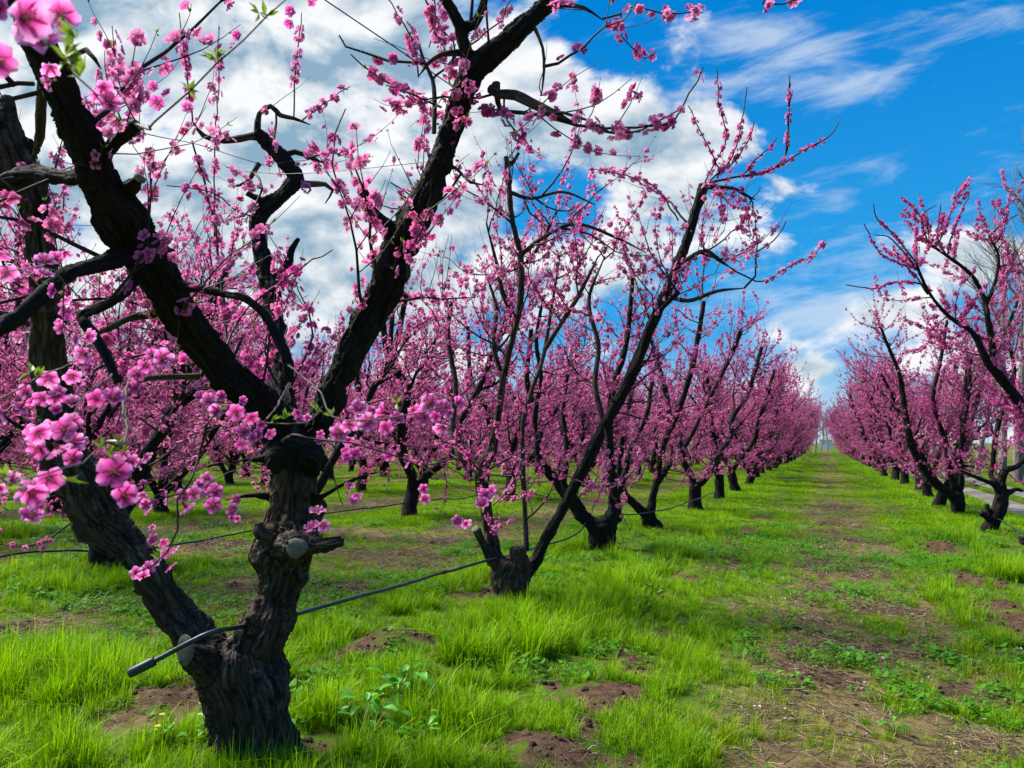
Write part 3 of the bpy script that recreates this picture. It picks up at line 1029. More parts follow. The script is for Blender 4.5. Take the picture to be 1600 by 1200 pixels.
# ------------------------------------------------------------------ generic vase-pruned peach tree
def limb_set(seed, spread=1.0):
    r = np.random.default_rng(seed)
    th = r.uniform(.36, .55); lean = r.normal(0, .07, 2)
    base_r = r.uniform(.105, .14)
    top = np.array((lean[0], lean[1], th))
    trunk = (np.array([(0, 0, -.12), (0, 0, 0.02), top * .35 + r.normal(0, .01, 3), top * .75, top + (0, 0, .06)]),
             np.array([base_r * 1.35, base_r * 1.18, base_r * .95, base_r * .98, base_r * .85]))
    limbs, stubs = [], []
    n = int(r.choice((2, 3, 3, 4)))
    a0 = r.uniform(0, 6.283)
    for k in range(n):
        a = a0 + k * 6.283 / n + r.normal(0, .28)
        h = r.uniform(2.7, 3.7)
        out = r.uniform(1.0, 1.75) * spread
        rr0 = r.uniform(.055, .078)
        zs = np.array([th - .08, th + .22, 1.05, 1.5, 2.0, 2.5, h]) if h > 2.65 else np.array([th - .08, th + .22, 1.05, 1.5, 2.0, h])
        fr = np.clip((zs - th) / (h - th), 0, 1)
        o = out * (fr ** .72)
        pts = np.stack([top[0] * .8 + o * math.cos(a), top[1] * .8 + o * math.sin(a), zs], 1)
        pts[1:] += r.normal(0, .055, (len(zs) - 1, 3)) * (1, 1, .4)
        rad = rr0 * (1 - .52 * fr) + .004; rad[-1] *= 1.12
        limbs.append((pts, rad))
        for _ in range(r.integers(2, 5)):       # secondaries
            j = int(r.integers(2, len(zs) - 1)); p = pts[j]
            aa = a + r.choice((-1, 1)) * r.uniform(.5, 1.5)
            sp, sr = wander(p, (math.cos(aa), math.sin(aa), r.uniform(.05, .9)), r.uniform(.7, 1.5), rad[j] * .5, .010, r, 6, .2, .2)
            limbs.append((sp, sr))
        for _ in range(r.integers(1, 3)):       # sawn stubs
            j = int(r.integers(1, len(zs) - 1)); p = pts[j]
            q = nrm(r.normal(size=3) + (0, 0, .4))
            stubs.append((np.array([p, p + q * r.uniform(.08, .14), p + q * r.uniform(.16, .26) + r.normal(0, .02, 3)]), rad[j] * np.array((.55, .45, .42))))
    return trunk, limbs, stubs


def wood(mb, parts, step, sides, bumpy=.16, mat_i=0):
    for pts, rad in parts:
        p, r = resample(pts, rad, step)
        tube(mb, p, r, sides, mat=mat_i, bump=bumpy, freq=9.0, seed=float(p[0, 0] * 3.7 + p[-1, 1]))


FULL, FAR = [], []


def build_protos():
    for k in range(7):
        trunk, limbs, stubs = limb_set(500 + k)
        r = np.random.default_rng(900 + k)
        G = grow(limbs, r, step=.056, rate=9.0, zmin=.28, sub=6.5, lat=(.35, 1.1))
        FULL.append((trunk, limbs, stubs, G, r))


def proto_meshes(k, full):
    """meshes of generic tree k, split into its parts (full) or trunk and crown only"""
    trunk, limbs, stubs, G, r = FULL[k]
    fp, fn = np.array(G.fp), np.array(G.fn)
    size = r.uniform(.020, .030, len(fp)); pale = np.clip(r.beta(.9, 1.2, len(fp)) * .6 + 1.9 * (fbm(fp * 2.3 + k, 3) - .29), 0, 1)
    out = []
    if full:
        for sb in stubs:
            mb = MB(); wood(mb, [sb], .05, 8, .2); out.append(('stub', mb.mesh('stub', M['bark_far'])))
        mb = MB(); wood(mb, [trunk], .05, 14, .2); out.append(('trunk', mb.mesh('trunk', M['bark_far'])))
        for lb in limbs:
            mb = MB(); wood(mb, [lb], .06, 9 if lb[1][0] > .04 else 6, .18); out.append(('limb', mb.mesh('limb', M['bark_far'])))
        mb = MB(); twig_mesh(mb, G); out.append(('twigs', mb.mesh('twigs', M['twig'])))
        mb = MB(); add_flowers(mb, fp, fn, size, pale, 1, r); out.append(('blossoms', mb.mesh('blossoms', M['petal'], False)))
        mb = MB(); add_leaves(mb, G.lp, np.array(G.ld), .022, r); out.append(('leaves', mb.mesh('leaves', M['vcol'], False)))
    else:
        mb = MB(); wood(mb, [trunk], .08, 8, .2); wood(mb, limbs, .12, 6, .18)
        out.append(('trunk', mb.mesh('trunk', M['bark_far'])))
        mb = MB(); twig_mesh(mb, G, 3, 0)
        add_flowers(mb, fp, fn, size * 1.12, pale, 0, r, 1)
        add_leaves(mb, G.lp[::2], np.array(G.ld[::2]), .026, r, 2)
        out.append(('crown', mb.mesh('crown', [M['twig'], M['petal'], M['vcol']], False)))
    return out


build_protos()
FULLM = [proto_meshes(k, True) for k in range(7)]
FARM = [proto_meshes(k, False) for k in range(7)]
ORD = ['first', 'second', 'third', 'fourth', 'fifth', 'sixth', 'seventh', 'eighth', 'ninth', 'tenth', 'eleventh', 'twelfth']


def plant(x, y, meshes, rot, sc, label, group):
    t = thing('peach_tree', (x, y, z_at(x, y)), label, 'tree', group)
    t.rotation_euler = (0, 0, rot); t.scale = (sc, sc, sc)
    for nm, me in meshes:
        o = link(nm, me, t)
        if nm in ('twigs', 'blossoms', 'leaves', 'crown'): o['kind'] = 'stuff'
    return t


def build_rows():
    r = np.random.default_rng(77)
    # the near left row beyond the traced trees
    for k in range(29):
        y = 16.9 + 3.7 * k + r.uniform(-.3, .3); x = ROWX + r.uniform(-.15, .15)
        full = y < 32
        if k < 6: lab = 'blossoming peach tree, %s in the left row counted past the four near forked trunks' % ORD[k]
        else: lab = 'small distant pink peach tree merging into the left edge of the grass alley'
        plant(x, y, (FULLM if full else FARM)[r.integers(7)], r.uniform(0, 6.28), r.uniform(.98, 1.12) * (1.0 if k < 4 else 1.16), lab,
              'peach trees of the left alley row' if k < 6 else 'distant peach trees at the left alley edge')
    # the right row
    for k in range(26):
        y = 23.3 + 3.7 * k + r.uniform(-.3, .3); x = RIGHTX + r.uniform(-.15, .15)
        if k < 5: lab = 'blossoming peach tree, %s in the right row behind the dark trunks beside the farm path' % ORD[k]
        else: lab = 'small distant pink peach tree merging into the right edge of the grass alley'
        plant(x, y, (FULLM if y < 32 else FARM)[r.integers(7)], r.uniform(0, 6.28), r.uniform(.95, 1.08) * (1.0 if k < 2 else 1.16), lab,
              'peach trees of the right alley row' if k < 5 else 'distant peach trees at the right alley edge')
    # orchard rows to the left
    k2 = 0
    for row in range(1, 13):
        x0 = ROWX - RPITCH * row
        for j in range(0, 24):
            y = 6.6 + 3.75 * j + (row % 3) * .9 + r.uniform(-.3, .3)
            x = x0 + r.uniform(-.2, .2)
            dep = x * FW[0] + y * FW[1]; lat = x * RT[0] + y * RT[1]
            if row == 1 and j < 3: continue       # traced by hand below
            if dep < 4 or abs(lat) > .74 * dep + 1.2 or dep > 72: continue
            if row == 1 and j < 9: lab = 'blossoming peach tree, %s along the second row, seen behind the left alley row' % ORD[j]; g = 'peach trees of the second orchard row'
            elif row == 1: lab = 'distant peach tree far along the second orchard row'; g = 'distant peach trees of the second orchard row'
            else:
                lab = 'blossoming peach tree deep in the orchard, mostly hidden behind the first two rows'; g = 'peach trees deep in the orchard'
            plant(x, y, (FULLM if dep < 15 else FARM)[r.integers(7)], r.uniform(0, 6.28), r.uniform(1.08, 1.32), lab, g)


build_rows()

# ------------------------------------------------------------------ the traced trees near the camera
def L3(*pts):
    """(px, py, depth, width in photo pixels) ... -> points and radii"""
    P = np.array([at(a, b, d) for a, b, d, w in pts]); r = np.array([w * d / FPX * (.43 if w * d > 70 else .47) for a, b, d, w in pts])
    return P, r


def solid(branches, voxel, name, step=.04, amp=.010, bark='bark', dark=0.0, smooth=3):
    """weld tubes into one skin (voxel remesh), roughen it as bark, cut it back into one mesh per branch.
    branches: [(part name, pts, rad)] -> [(part name, mesh)]"""
    mb = MB(); sk, skr, skid, skt, sks = [], [], [], [], []
    for bi, (nm, P, R) in enumerate(branches):
        p, r = resample(P, R, step)
        tube(mb, p, r, 14, bump=.12, freq=6.0, seed=bi * 3.1)
        t = nrm(np.gradient(p, axis=0)); s = np.concatenate([[0], np.cumsum(np.linalg.norm(np.diff(p, axis=0), axis=1))])
        sk.append(p); skr.append(r); skid.append(np.full(len(p), bi)); skt.append(t); sks.append(s)
    me = mb.mesh('tmp', M['bark'])
    o = bpy.data.objects.new('tmp', me); COL.objects.link(o)
    m = o.modifiers.new('r', 'REMESH'); m.mode = 'VOXEL'; m.voxel_size = voxel
    m = o.modifiers.new('s', 'SMOOTH'); m.iterations = smooth; m.factor = .5
    dg = bpy.context.evaluated_depsgraph_get()
    ev = o.evaluated_get(dg); em = ev.to_mesh()
    n = len(em.vertices); V = np.empty(n * 3, np.float32); em.vertices.foreach_get('co', V); V = V.reshape(-1, 3).astype(float)
    N = np.empty(n * 3, np.float32); em.vertices.foreach_get('normal', N); N = N.reshape(-1, 3).astype(float)
    lt = np.empty(len(em.polygons), np.int32); em.polygons.foreach_get('loop_total', lt)
    li = np.empty(int(lt.sum()), np.int32); em.loops.foreach_get('vertex_index', li)
    assert (lt == 4).all()
    Q = li.reshape(-1, 4)
    ev.to_mesh_clear(); bpy.data.objects.remove(o); bpy.data.meshes.remove(me)
    sk = np.concatenate(sk); skr = np.concatenate(skr); skid = np.concatenate(skid); skt = np.concatenate(skt); sks = np.concatenate(sks)
    # nearest skeleton sample (by distance to its surface)
    best = np.full(n, 1e9); bi = np.zeros(n, int)
    for c in range(0, n, 20000):
        d = np.linalg.norm(V[c:c + 20000, None] - sk[None], axis=2) - skr[None] * .9
        bi[c:c + 20000] = d.argmin(1)
    rel = V - sk[bi]; t = skt[bi]
    along = sks[bi] + (rel * t).sum(1)
    ref = nrm(np.cross(t, np.array((.31, .77, .11)))); w = np.cross(t, ref)
    perp = rel - t * (rel * t).sum(1, keepdims=True)
    pd = nrm(perp); R = skr[bi]
    k = np.stack([(pd * ref).sum(1) * R, (pd * w).sum(1) * R, along], 1) + skid[bi][:, None] * 1.7
    f1 = fbm(k * (38, 38, 7.5), 4, .6); f2 = fbm(V * 9.0, 3); f3 = fbm(k * (17, 17, 5), 3)
    ridge = 1 - np.abs(f1 - .5) * 2
    scale = np.clip(R / .06, .22, 1.5)[:, None]
    V = V + N * scale * (amp * 1.9 * (f1 - .5) + amp * 2.6 * (f2 - .5) + amp * 1.4 * (f3 - .5))[:, None] - N * scale * (amp * .9 * sstep(ridge, .72, .98))[:, None]
    kr = np.random.default_rng(len(branches) * 7)
    for j in kr.choice(len(sk), min(len(sk), int(len(sk) * step * 6)), replace=False):
        q = kr.normal(size=3); q -= skt[j] * (q @ skt[j]); c = sk[j] + nrm(q) * skr[j]; rho = skr[j] * kr.uniform(.35, .7)
        near = np.abs(V - c).max(1) < 2.2 * rho
        V[near] += N[near] * (skr[j] * kr.uniform(.12, .34) * np.exp(-(np.linalg.norm(V[near] - c, axis=1) / rho) ** 2))[:, None]
    fid = skid[bi[Q]]
    fb = fid.min(axis=1)
    out = []
    for b, (nm, P, Rr) in enumerate(branches):
        q = Q[fb == b]
        if not len(q): continue
        used, inv = np.unique(q, return_inverse=True)
        mb = MB(); mb.add(V[used], quads=inv.reshape(-1, 4), bk=k[used], col=(1, 1, 1, 1))
        out.append((nm, mb.mesh(nm, M['bark_dark' if bark == 'bark' and dark and b > 2 and V[used][:, 2].mean() > dark else bark])))  # higher limbs get the bark with silhouette shade painted into its tone
    return out


def cut_face(parent, p, n, rx, ry, name='pruning_cut'):
    """pale sawn end of a stub: a slightly domed oval of bare wood"""
    u, w, n = basis(np.array([n]), np.random.default_rng(3)); u, w, n = u[0], w[0], n[0]
    mb = MB(); V = [p + n * .004]; k = 18
    for ring, (s, h) in enumerate(((.5, .003), (.92, .0), (1.0, -.012))):
        for j in range(k):
            a = j * 2 * math.pi / k; wob = 1 + .08 * math.sin(3 * a + 1)
            V.append(p + u * math.cos(a) * rx * s * wob + w * math.sin(a) * ry * s * wob + n * h)
    T = [(0, 1 + j, 1 + (j + 1) % k) for j in range(k)]
    Qd = [(1 + r * k + j, 1 + (r + 1) * k + j, 1 + (r + 1) * k + (j + 1) % k, 1 + r * k + (j + 1) % k) for r in (0, 1) for j in range(k)]
    V = np.array(V); q = V - p
    mb.add(V, quads=Qd, tris=T, bk=np.stack([q @ u, q @ w, q @ w * 0], 1))
    return link(name, mb.mesh(name, M['cut']), parent)


def to_local(branches, loc):
    return [(nm, P - loc, R) for nm, P, R in branches]


def hero_tree(loc, branches, label, group=None, voxel=.012, amp=.008, bark='bark', seed=1, growkw=None, twig_limbs=(), extra=None,
              size=(.0185, .027), level=1, skip=()):
    """a traced tree: parts cut from one skin, thin traced limbs as tubes, grown shoots, blossom and leaves"""
    loc = np.asarray(loc, float); r = np.random.default_rng(seed)
    t = thing('peach_tree', loc, label, 'tree', group)
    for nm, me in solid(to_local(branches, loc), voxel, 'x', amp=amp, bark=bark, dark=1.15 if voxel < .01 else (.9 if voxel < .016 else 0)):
        link(nm, me, t)
    tl = [(nm, P - loc, np.r_[R[:-1], R[-1] * .4]) for nm, P, R in twig_limbs]
    for nm, P, R in tl:
        mb = MB(); p, rr = resample(P, R, .05); tube(mb, p, rr, 8, bump=.15, freq=20, seed=float(P[0, 0]))
        link(nm, mb.mesh(nm, M['bark_grey' if nm == 'grey_limb' else bark]), t)
    limbs = [(P, R) for nm, P, R in to_local(branches, loc) if nm not in ('trunk', 'stub', 'burl') and nm not in skip] + [(P, R) for nm, P, R in tl]
    G = grow([resample(P, R, .12) for P, R in limbs], r, **(growkw or {}))
    if extra: extra(G, loc, r)
    mb = MB(); twig_mesh(mb, G); tag(link('twigs', mb.mesh('twigs', M['twig']), t), kind='stuff')
    fp = np.array(G.fp)
    mb = MB(); add_flowers(mb, fp, np.array(G.fn), r.uniform(*size, len(fp)), np.clip(r.beta(.9, 1.3, len(fp)) * .6 + 1.9 * (fbm(fp * 2.3, 3) - .32), 0, 1), level, r)
    tag(link('blossoms', mb.mesh('blossoms', M['petal'], level == 1), t), kind='stuff')
    mb = MB(); add_leaves(mb, G.lp, np.array(G.ld), .024, r); tag(link('leaves', mb.mesh('leaves', M['vcol'], False), t), kind='stuff')
    return t


def in_cam(p):
    d = np.asarray(p) - CAMP
    f = d @ CF
    return CX + FPX * (d @ RT) / f, CY - FPX * (d @ CU) / f, f


def traced_shoots(G, loc, r, shoots, step=.028):
    for spec in shoots:
        w0, bl, pts = spec
        P, R = L3(*[(a, b, d, w0 * (1 - .6 * i / len(pts))) for i, (a, b, d) in enumerate(pts)])
        p, rr = resample(P - loc, R, .06)
        p[1:-1] += r.normal(0, .004 if pts[-1][2] > 2 else .0012, (len(p) - 2, 3))
        G.tw.append((p, rr))
        if bl: G.bloom(p, r, bl[0], bl[1], step)


# --- tree 1, the big forked foreground trunk
def tree_one():
    D = 3.62
    base = ground_at(398, 1182); base[2] = z_at(base[0], base[1])
    B = [
        ('trunk', *L3((404, 1225, D, 170), (402, 1178, D, 136), (390, 1125, D, 134), (378, 1075, D, 144), (368, 1035, D, 154), (372, 1005, D, 120))),
        ('limb', *L3((375, 1040, D, 105), (412, 985, D, 92), (432, 930, D + .02, 72), (446, 880, D + .02, 82), (454, 836, D, 96), (458, 790, D, 84), (462, 735, D, 82), (462, 690, D, 96), (462, 655, D, 80))),
        ('limb', *L3((345, 1040, D, 100), (318, 1008, D, 82), (285, 968, D, 66), (252, 920, D - .02, 66), (212, 866, D, 72), (158, 815, D + .02, 88), (125, 750, D, 92), (96, 700, D, 74), (84, 625, D - .05, 60), (78, 525, D - .12, 54), (72, 452, D - .2, 55), (66, 400, D - .22, 50), (63, 345, D - .25, 52), (50, 300, D - .28, 58), (30, 258, D - .3, 66), (14, 205, D - .32, 46), (10, 150, D - .32, 24))),
        ('limb', *L3((455, 690, D, 80), (420, 640, D - .1, 66), (378, 605, D - .2, 66), (333, 560, D - .33, 68), (282, 495, D - .5, 74), (243, 432, D - .65, 76), (216, 390, D - .75, 78), (195, 347, D - .84, 84), (167, 308, D - .92, 80), (149, 268, D - 1.0, 74), (130, 215, D - 1.1, 66), (98, 150, D - 1.2, 62), (66, 80, D - 1.3, 56), (40, 20, D - 1.4, 50), (20, -40, D - 1.5, 44))),
        ('limb', *L3((470, 690, D, 78), (500, 660, D - .02, 60), (519, 610, D - .05, 54), (546, 556, D - .08, 52), (572, 505, D - .1, 54), (603, 445, D - .12, 62), (622, 385, D - .14, 60), (650, 333, D - .15, 54), (676, 280, D - .16, 49), (697, 224, D - .17, 49), (717, 168, D - .18, 50), (738, 115, D - .2, 50), (762, 92, D - .22, 46), (798, 60, D - .25, 41), (829, 31, D - .28, 37), (858, 0, D - .3, 36), (900, -40, D - .34, 32))),
        ('limb', *L3((448, 690, D + .1, 62), (441, 640, D + .3, 44), (440, 600, D + .45, 38), (433, 540, D + .6, 36), (425, 470, D + .75, 37), (414, 415, D + .85, 38), (403, 368, D + .9, 32), (407, 335, D + .92, 30), (438, 308, D + .95, 28), (462, 278, D + 1.0, 27), (446, 252, D + 1.0, 30), (420, 226, D + 1.02, 28), (400, 205, D + 1.02, 20))),
        ('limb', *L3((738, 115, D - .2, 44), (729, 80, D - .22, 24), (717, 40, D - .25, 20), (702, 10, D - .28, 20), (682, -25, D - .3, 18))),
        ('limb', *L3((722, 42, D - .24, 20), (742, 38, D - .25, 17), (752, 20, D - .26, 15), (760, -10, D - .27, 13))),
        ('limb', *L3((150, 275, D - 1.0, 40), (105, 278, D - .9, 32), (52, 270, D - .8, 30), (0, 285, D - .7, 34), (-50, 280, D - .6, 30))),
        ('limb', *L3((200, 402, D - .8, 40), (156, 412, D - .95, 34), (112, 425, D - 1.05, 30), (70, 456, D - 1.15, 29), (36, 487, D - 1.2, 30), (0, 512, D - 1.25, 28), (-50, 540, D - 1.3, 26))),
        ('limb', *L3((216, 420, D - .7, 30), (203, 445, D - .8, 22), (176, 470, D - .9, 21), (147, 484, D - .95, 21), (125, 492, D - .98, 20), (146, 522, D - 1.0, 22), (164, 552, D - 1.02, 20), (186, 600, D - 1.05, 17))),
        ('limb', *L3((268, 445, D - .6, 22), (315, 452, D - .7, 15), (350, 459, D - .75, 15), (385, 467, D - .8, 17), (413, 492, D - .82, 18), (434, 530, D - .84, 18), (450, 565, D - .85, 18), (452, 598, D - .86, 15))),
        ('limb', *L3((150, 268, D - 1.0, 36), (160, 250, D - 1.05, 28), (182, 224, D - 1.1, 26), (207, 200, D - 1.15, 24), (213, 194, D - 1.16, 23))),
        ('limb', *L3((612, 362, D - .14, 34), (591, 343, D - .18, 26), (574, 322, D - .2, 20), (567, 298, D - .22, 17))),
        ('stub', *L3((198, 300, D - .9, 36), (212, 286, D - .98, 26), (218, 279, D - 1.0, 22))),
        ('stub', *L3((428, 312, D + .95, 22), (408, 313, D + .92, 15), (385, 301, D + .9, 12))),
        ('stub', *L3((432, 432, D + .82, 24), (450, 410, D + .84, 15), (456, 388, D + .85, 12), (467, 372, D + .86, 7))),
        ('stub', *L3((330, 1040, D - .12, 70), (305, 1025, D - .2, 50), (290, 1017, D - .24, 42))),
        ('stub', *L3((455, 842, D - .05, 80), (480, 848, D - .16, 44), (505, 852, D - .2, 30), (536, 845, D - .22, 22))),
        ('stub', *L3((440, 836, D - .05, 60), (418, 836, D - .12, 30), (404, 828, D - .14, 22), (405, 815, D - .14, 14))),
        ('stub', *L3((455, 850, D - .1, 60), (460, 850, D - .19, 44), (462, 854, D - .23, 38))),
        ('stub', *L3((32, 250, D - .3, 40), (48, 226, D - .3, 26), (58, 238, D - .3, 18))),
        ('burl', *L3((435, 715, D - .05, 60), (448, 700, D - .09, 56), (478, 712, D - .08, 62), (495, 730, D - .02, 50))),
        ('limb', *L3((424, 775, D, 16), (389, 774, D - .1, 9), (350, 782, D - .2, 5))),
        ('limb', *L3((486, 785, D, 18), (510, 772, D - .08, 10), (540, 755, D - .15, 8), (570, 743, D - .2, 7), (604, 735, D - .25, 4))),
        ('limb', *L3((424, 716, D - .05, 12), (372, 720, D - .2, 6), (322, 729, D - .3, 4))),
    ]
    TL = [
        ('limb', *L3((768, 140, D - .2, 18), (780, 147, D - .25, 15), (805, 149, D - .3, 17), (843, 167, D - .38, 17), (871, 182, D - .42, 15), (905, 197, D - .46, 12))),
        ('limb', *L3((850, 12, D - .3, 12), (880, 8, D - .34, 9), (912, 12, D - .38, 6), (940, 30, D - .42, 5))),
        ('limb', *L3((836, 45, D - .28, 7), (848, 75, D - .3, 5), (850, 110, D - .32, 5), (846, 150, D - .33, 4))),
        ('limb', *L3((720, 82, D - .22, 12), (690, 85, D - .26, 8), (668, 100, D - .3, 7), (655, 118, D - .3, 4))),
        ('limb', *L3((775, 130, D - .18, 14), (778, 160, D - .2, 9), (784, 178, D - .22, 8), (800, 182, D - .24, 6))),
        ('grey_limb', *L3((678, 208, D - .05, 8), (679, 165, D - .02, 8), (676, 125, D, 7), (662, 95, D, 6), (650, 50, D, 5))),
        ('limb', *L3((400, 212, D + 1.02, 14), (350, 220, D + 1.0, 10), (318, 212, D + .98, 9), (301, 190, D + .97, 6))),
        ('limb', *L3((402, 205, D + 1.02, 12), (405, 178, D + 1.0, 9), (423, 166, D + 1.0, 9), (438, 180, D + 1.0, 9), (459, 185, D + 1.0, 7), (485, 195, D + 1.0, 4))),
        ('limb', *L3((468, 288, D + 1.0, 14), (508, 288, D + 1.0, 8), (520, 297, D + 1.0, 6), (508, 318, D + 1.0, 4))),
        ('limb', *L3((440, 245, D + 1.0, 12), (462, 237, D + 1.0, 8), (490, 248, D + 1.0, 8), (506, 255, D + 1.0, 5))),
        ('limb', *L3((405, 255, D + 1.05, 10), (385, 285, D + 1.03, 7), (360, 292, D + 1.0, 5))),
        ('limb', *L3((240, 490, D - .55, 16), (203, 497, D - .5, 12), (168, 514, D - .45, 11), (140, 525, D - .42, 9))),
        ('limb', *L3((310, 588, D - .3, 13), (266, 589, D - .4, 10), (228, 592, D - .45, 9), (205, 600, D - .5, 8))),
        ('grey_limb', *L3((52, 131, D - 1.2, 8), (28, 130, D - 1.25, 8), (0, 136, D - 1.3, 8), (-30, 145, D - 1.3, 7))),
        ('grey_limb', *L3((66, 130, D - .9, 16), (64, 170, D - .7, 17), (62, 215, D - .5, 15), (52, 245, D - .35, 13))),
        ('limb', *L3((118, 84, D - 1.25, 8), (135, 78, D - 1.27, 9), (148, 92, D - 1.3, 7), (158, 108, D - 1.3, 5))),
        ('limb', *L3((560, 520, D - .1, 14), (590, 500, D - .1, 12), (612, 470, D - .1, 11), (628, 430, D - .1, 9), (640, 405, D - .1, 6))),
        ('limb', *L3((690, 250, D - .15, 6), (715, 265, D - .15, 5), (735, 285, D - .15, 5), (760, 290, D - .15, 3))),
    ]
    def ok(p):
        w = np.asarray(p) + base
        x, y, f = in_cam(w)
        return f > 1.7 and w[2] > 1.75
    def extra(G, loc, r):
        near = D - .4
        S = [
            (5, (.2, .95), [(905, 196, 3.15), (940, 203, 3.12), (990, 200, 3.1), (1050, 190, 3.08), (1068, 165, 3.06), (1098, 105, 3.05)]),
            (4, (.1, .9), [(920, 200, 3.14), (985, 208, 3.1), (1060, 172, 3.1)]),
            (4, (.3, 1.0), [(940, 30, 3.2), (968, 22, 3.18), (985, 10, 3.16), (1010, 15, 3.14), (1060, 22, 3.12), (1098, 20, 3.1)]),
            (3, (.3, 1.0), [(970, 20, 3.18), (972, 55, 3.2), (985, 75, 3.2), (1005, 92, 3.2), (1025, 82, 3.2)]),
            (4, (.2, 1.0), [(1205, -20, 2.9), (1190, 4, 2.9), (1200, 6, 2.9), (1225, 8, 2.9), (1255, -5, 2.9)]),
            (5, (.1, .55), [(668, 100, 3.3), (610, 95, 3.3), (570, 80, 3.3), (540, 72, 3.3), (530, 55, 3.3)]),
            (4, (.15, .8), [(690, 168, 3.4), (650, 150, 3.4), (600, 128, 3.4), (565, 100, 3.4), (548, 85, 3.4)]),
            (4, (.1, .8), [(654, 120, 3.3), (645, 60, 3.3), (620, 20, 3.3), (600, -10, 3.3)]),
            (5, (.1, .9), [(640, 400, 3.5), (655, 350, 3.5), (648, 310, 3.5), (610, 285, 3.5)]),
            (4, (.1, .9), [(665, 0, 3.3), (672, 20, 3.3), (678, 50, 3.3), (690, 62, 3.3)]),
            (4, (.1, .9), [(672, -30, 3.3), (680, 10, 3.3), (676, 50, 3.32), (670, 75, 3.35)]),
            (4, (.1, .9), [(735, 70, 3.3), (760, 50, 3.2), (785, 30, 3.2), (800, -5, 3.2)]),
            (4, (.1, .8), [(545, 320, 3.4), (520, 260, 3.4), (525, 210, 3.4), (540, 170, 3.4)]),
            (4, (.1, .8), [(340, 560, 3.3), (390, 480, 3.5), (470, 420, 3.6), (520, 390, 3.6)]),
            (3, (.35, .95), [(215, 195, 2.4), (190, 150, 2.4), (180, 100, 2.4), (175, 40, 2.4)]),
            (3, (.2, .95), [(182, 224, 2.5), (210, 160, 2.5), (205, 100, 2.5), (218, 45, 2.5)]),
            (3, (.2, .9), [(301, 190, 4.5), (292, 120, 4.5), (285, 65, 4.5), (280, 20, 4.5)]),
            (3, (.1, .9), [(340, 380, 4.4), (335, 280, 4.4), (340, 160, 4.4), (342, 40, 4.4)]),
            (3, (.3, .9), [(459, 185, 4.6), (462, 100, 4.6), (470, 50, 4.6), (471, 20, 4.6)]),
            (3, (.1, .9), [(470, 190, 4.6), (495, 170, 4.6), (530, 145, 4.6), (548, 135, 4.6)]),
            (3, (.1, .9), [(405, 340, 4.5), (370, 330, 4.5), (330, 300, 4.4), (260, 290, 4.3)]),
            (6, (.2, .95), [(360, 600, 4.0), (350, 480, 4.3), (330, 330, 4.5), (300, 220, 4.6)]),
            # shoots that hang towards the camera
            (6, None, [(-30, 20, 1.5), (20, 20, .85), (70, 60, .62), (93, 93, .62), (117, 113, .63), (142, 142, .64), (162, 166, .65)]),
            (5, None, [(213, 194, 2.4), (226, 200, 1.3), (242, 193, 1.0), (298, 144, 1.0), (340, 98, 1.0), (378, 63, 1.0), (420, 25, 1.0), (448, 0, 1.0), (480, -30, 1.0)]),
            (4, None, [(-30, 640, 1.0), (4, 621, .95), (40, 602, .92), (66, 587, .9), (94, 576, .9), (120, 563, .9)]),
            (5, None, [(186, 600, 2.5), (200, 676, 1.1), (159, 692, .9), (129, 724, .75), (109, 730, .72), (60, 745, .70), (25, 752, .70)]),
            (6, None, [(204, 585, 2.0), (193, 636, 1.4), (199, 661, 1.3), (219, 687, 1.25)]),
            (4, None, [(175, 585, 2.4), (169, 591, 1.3), (135, 617, .95), (116, 644, .82), (100, 690, .75)]),
            (3, None, [(186, 690, 1.0), (215, 700, 1.05), (232, 715, 1.15), (240, 740, 1.2)]),
            (5, None, [(372, 642, 3.4), (336, 645, 1.6), (318, 690, 1.5), (300, 745, 1.45), (277, 780, 1.4), (277, 828, 1.4), (262, 862, 1.4), (241, 880, 1.4), (212, 896, 1.4)]),
            (4, None, [(300, 745, 1.5), (285, 770, 1.45), (250, 780, 1.4), (225, 790, 1.4)]),
            (3, None, [(420, 690, 3.4), (390, 720, 1.9), (345, 745, 1.6), (320, 760, 1.5), (295, 775, 1.45)]),
            (4, None, [(452, 598, 2.8), (430, 640, 1.4), (412, 660, 1.3), (450, 662, 1.3), (480, 660, 1.3), (502, 642, 1.3)]),
            (4, None, [(450, 570, 2.75), (490, 602, 1.5), (505, 620, 1.35), (520, 652, 1.25), (545, 657, 1.2), (600, 655, 1.15), (660, 645, 1.1), (712, 630, 1.1)]),
            (4, None, [(440, 690, 3.4), (457, 680, 1.9), (492, 686, 1.75), (550, 692, 1.7), (600, 707, 1.7), (632, 717, 1.7), (670, 735, 1.7), (710, 760, 1.65), (760, 772, 1.6)]),
            (3, None, [(500, 690, 3.4), (508, 705, 1.9), (520, 740, 1.8), (535, 790, 1.8)]),
            (3, None, [(386, 660, 2.2), (380, 670, 1.3), (375, 690, 1.3)]),
            (3, None, [(130, 470, 2.6), (110, 450, 1.4), (85, 425, 1.05), (62, 415, 1.05), (10, 425, 1.05), (-40, 430, 1.1)]),
            (3, None, [(100, 445, 1.3), (100, 470, 1.3), (98, 510, 1.35), (112, 545, 1.2), (135, 560, 1.1)]),
            (3, None, [(205, 590, 2.0), (225, 572, 1.3), (240, 550, 1.3)]),
        ]
        traced_shoots(G, loc, r, S)
    t = hero_tree(base, B, 'massive old peach tree forking low in the foreground, with a hose across its fork', None, .0085, .0125, 'bark', 11,
                  dict(step=.045, rate=4.2, zmin=1.6, ok=ok, top=False, lat=(.3, .85), sub=6.0), TL, extra)
    cut_face(t, at(287, 1016, D - .262) - base, nrm(-CF * .8 - RT * .55 + CU * .15), .055, .068)
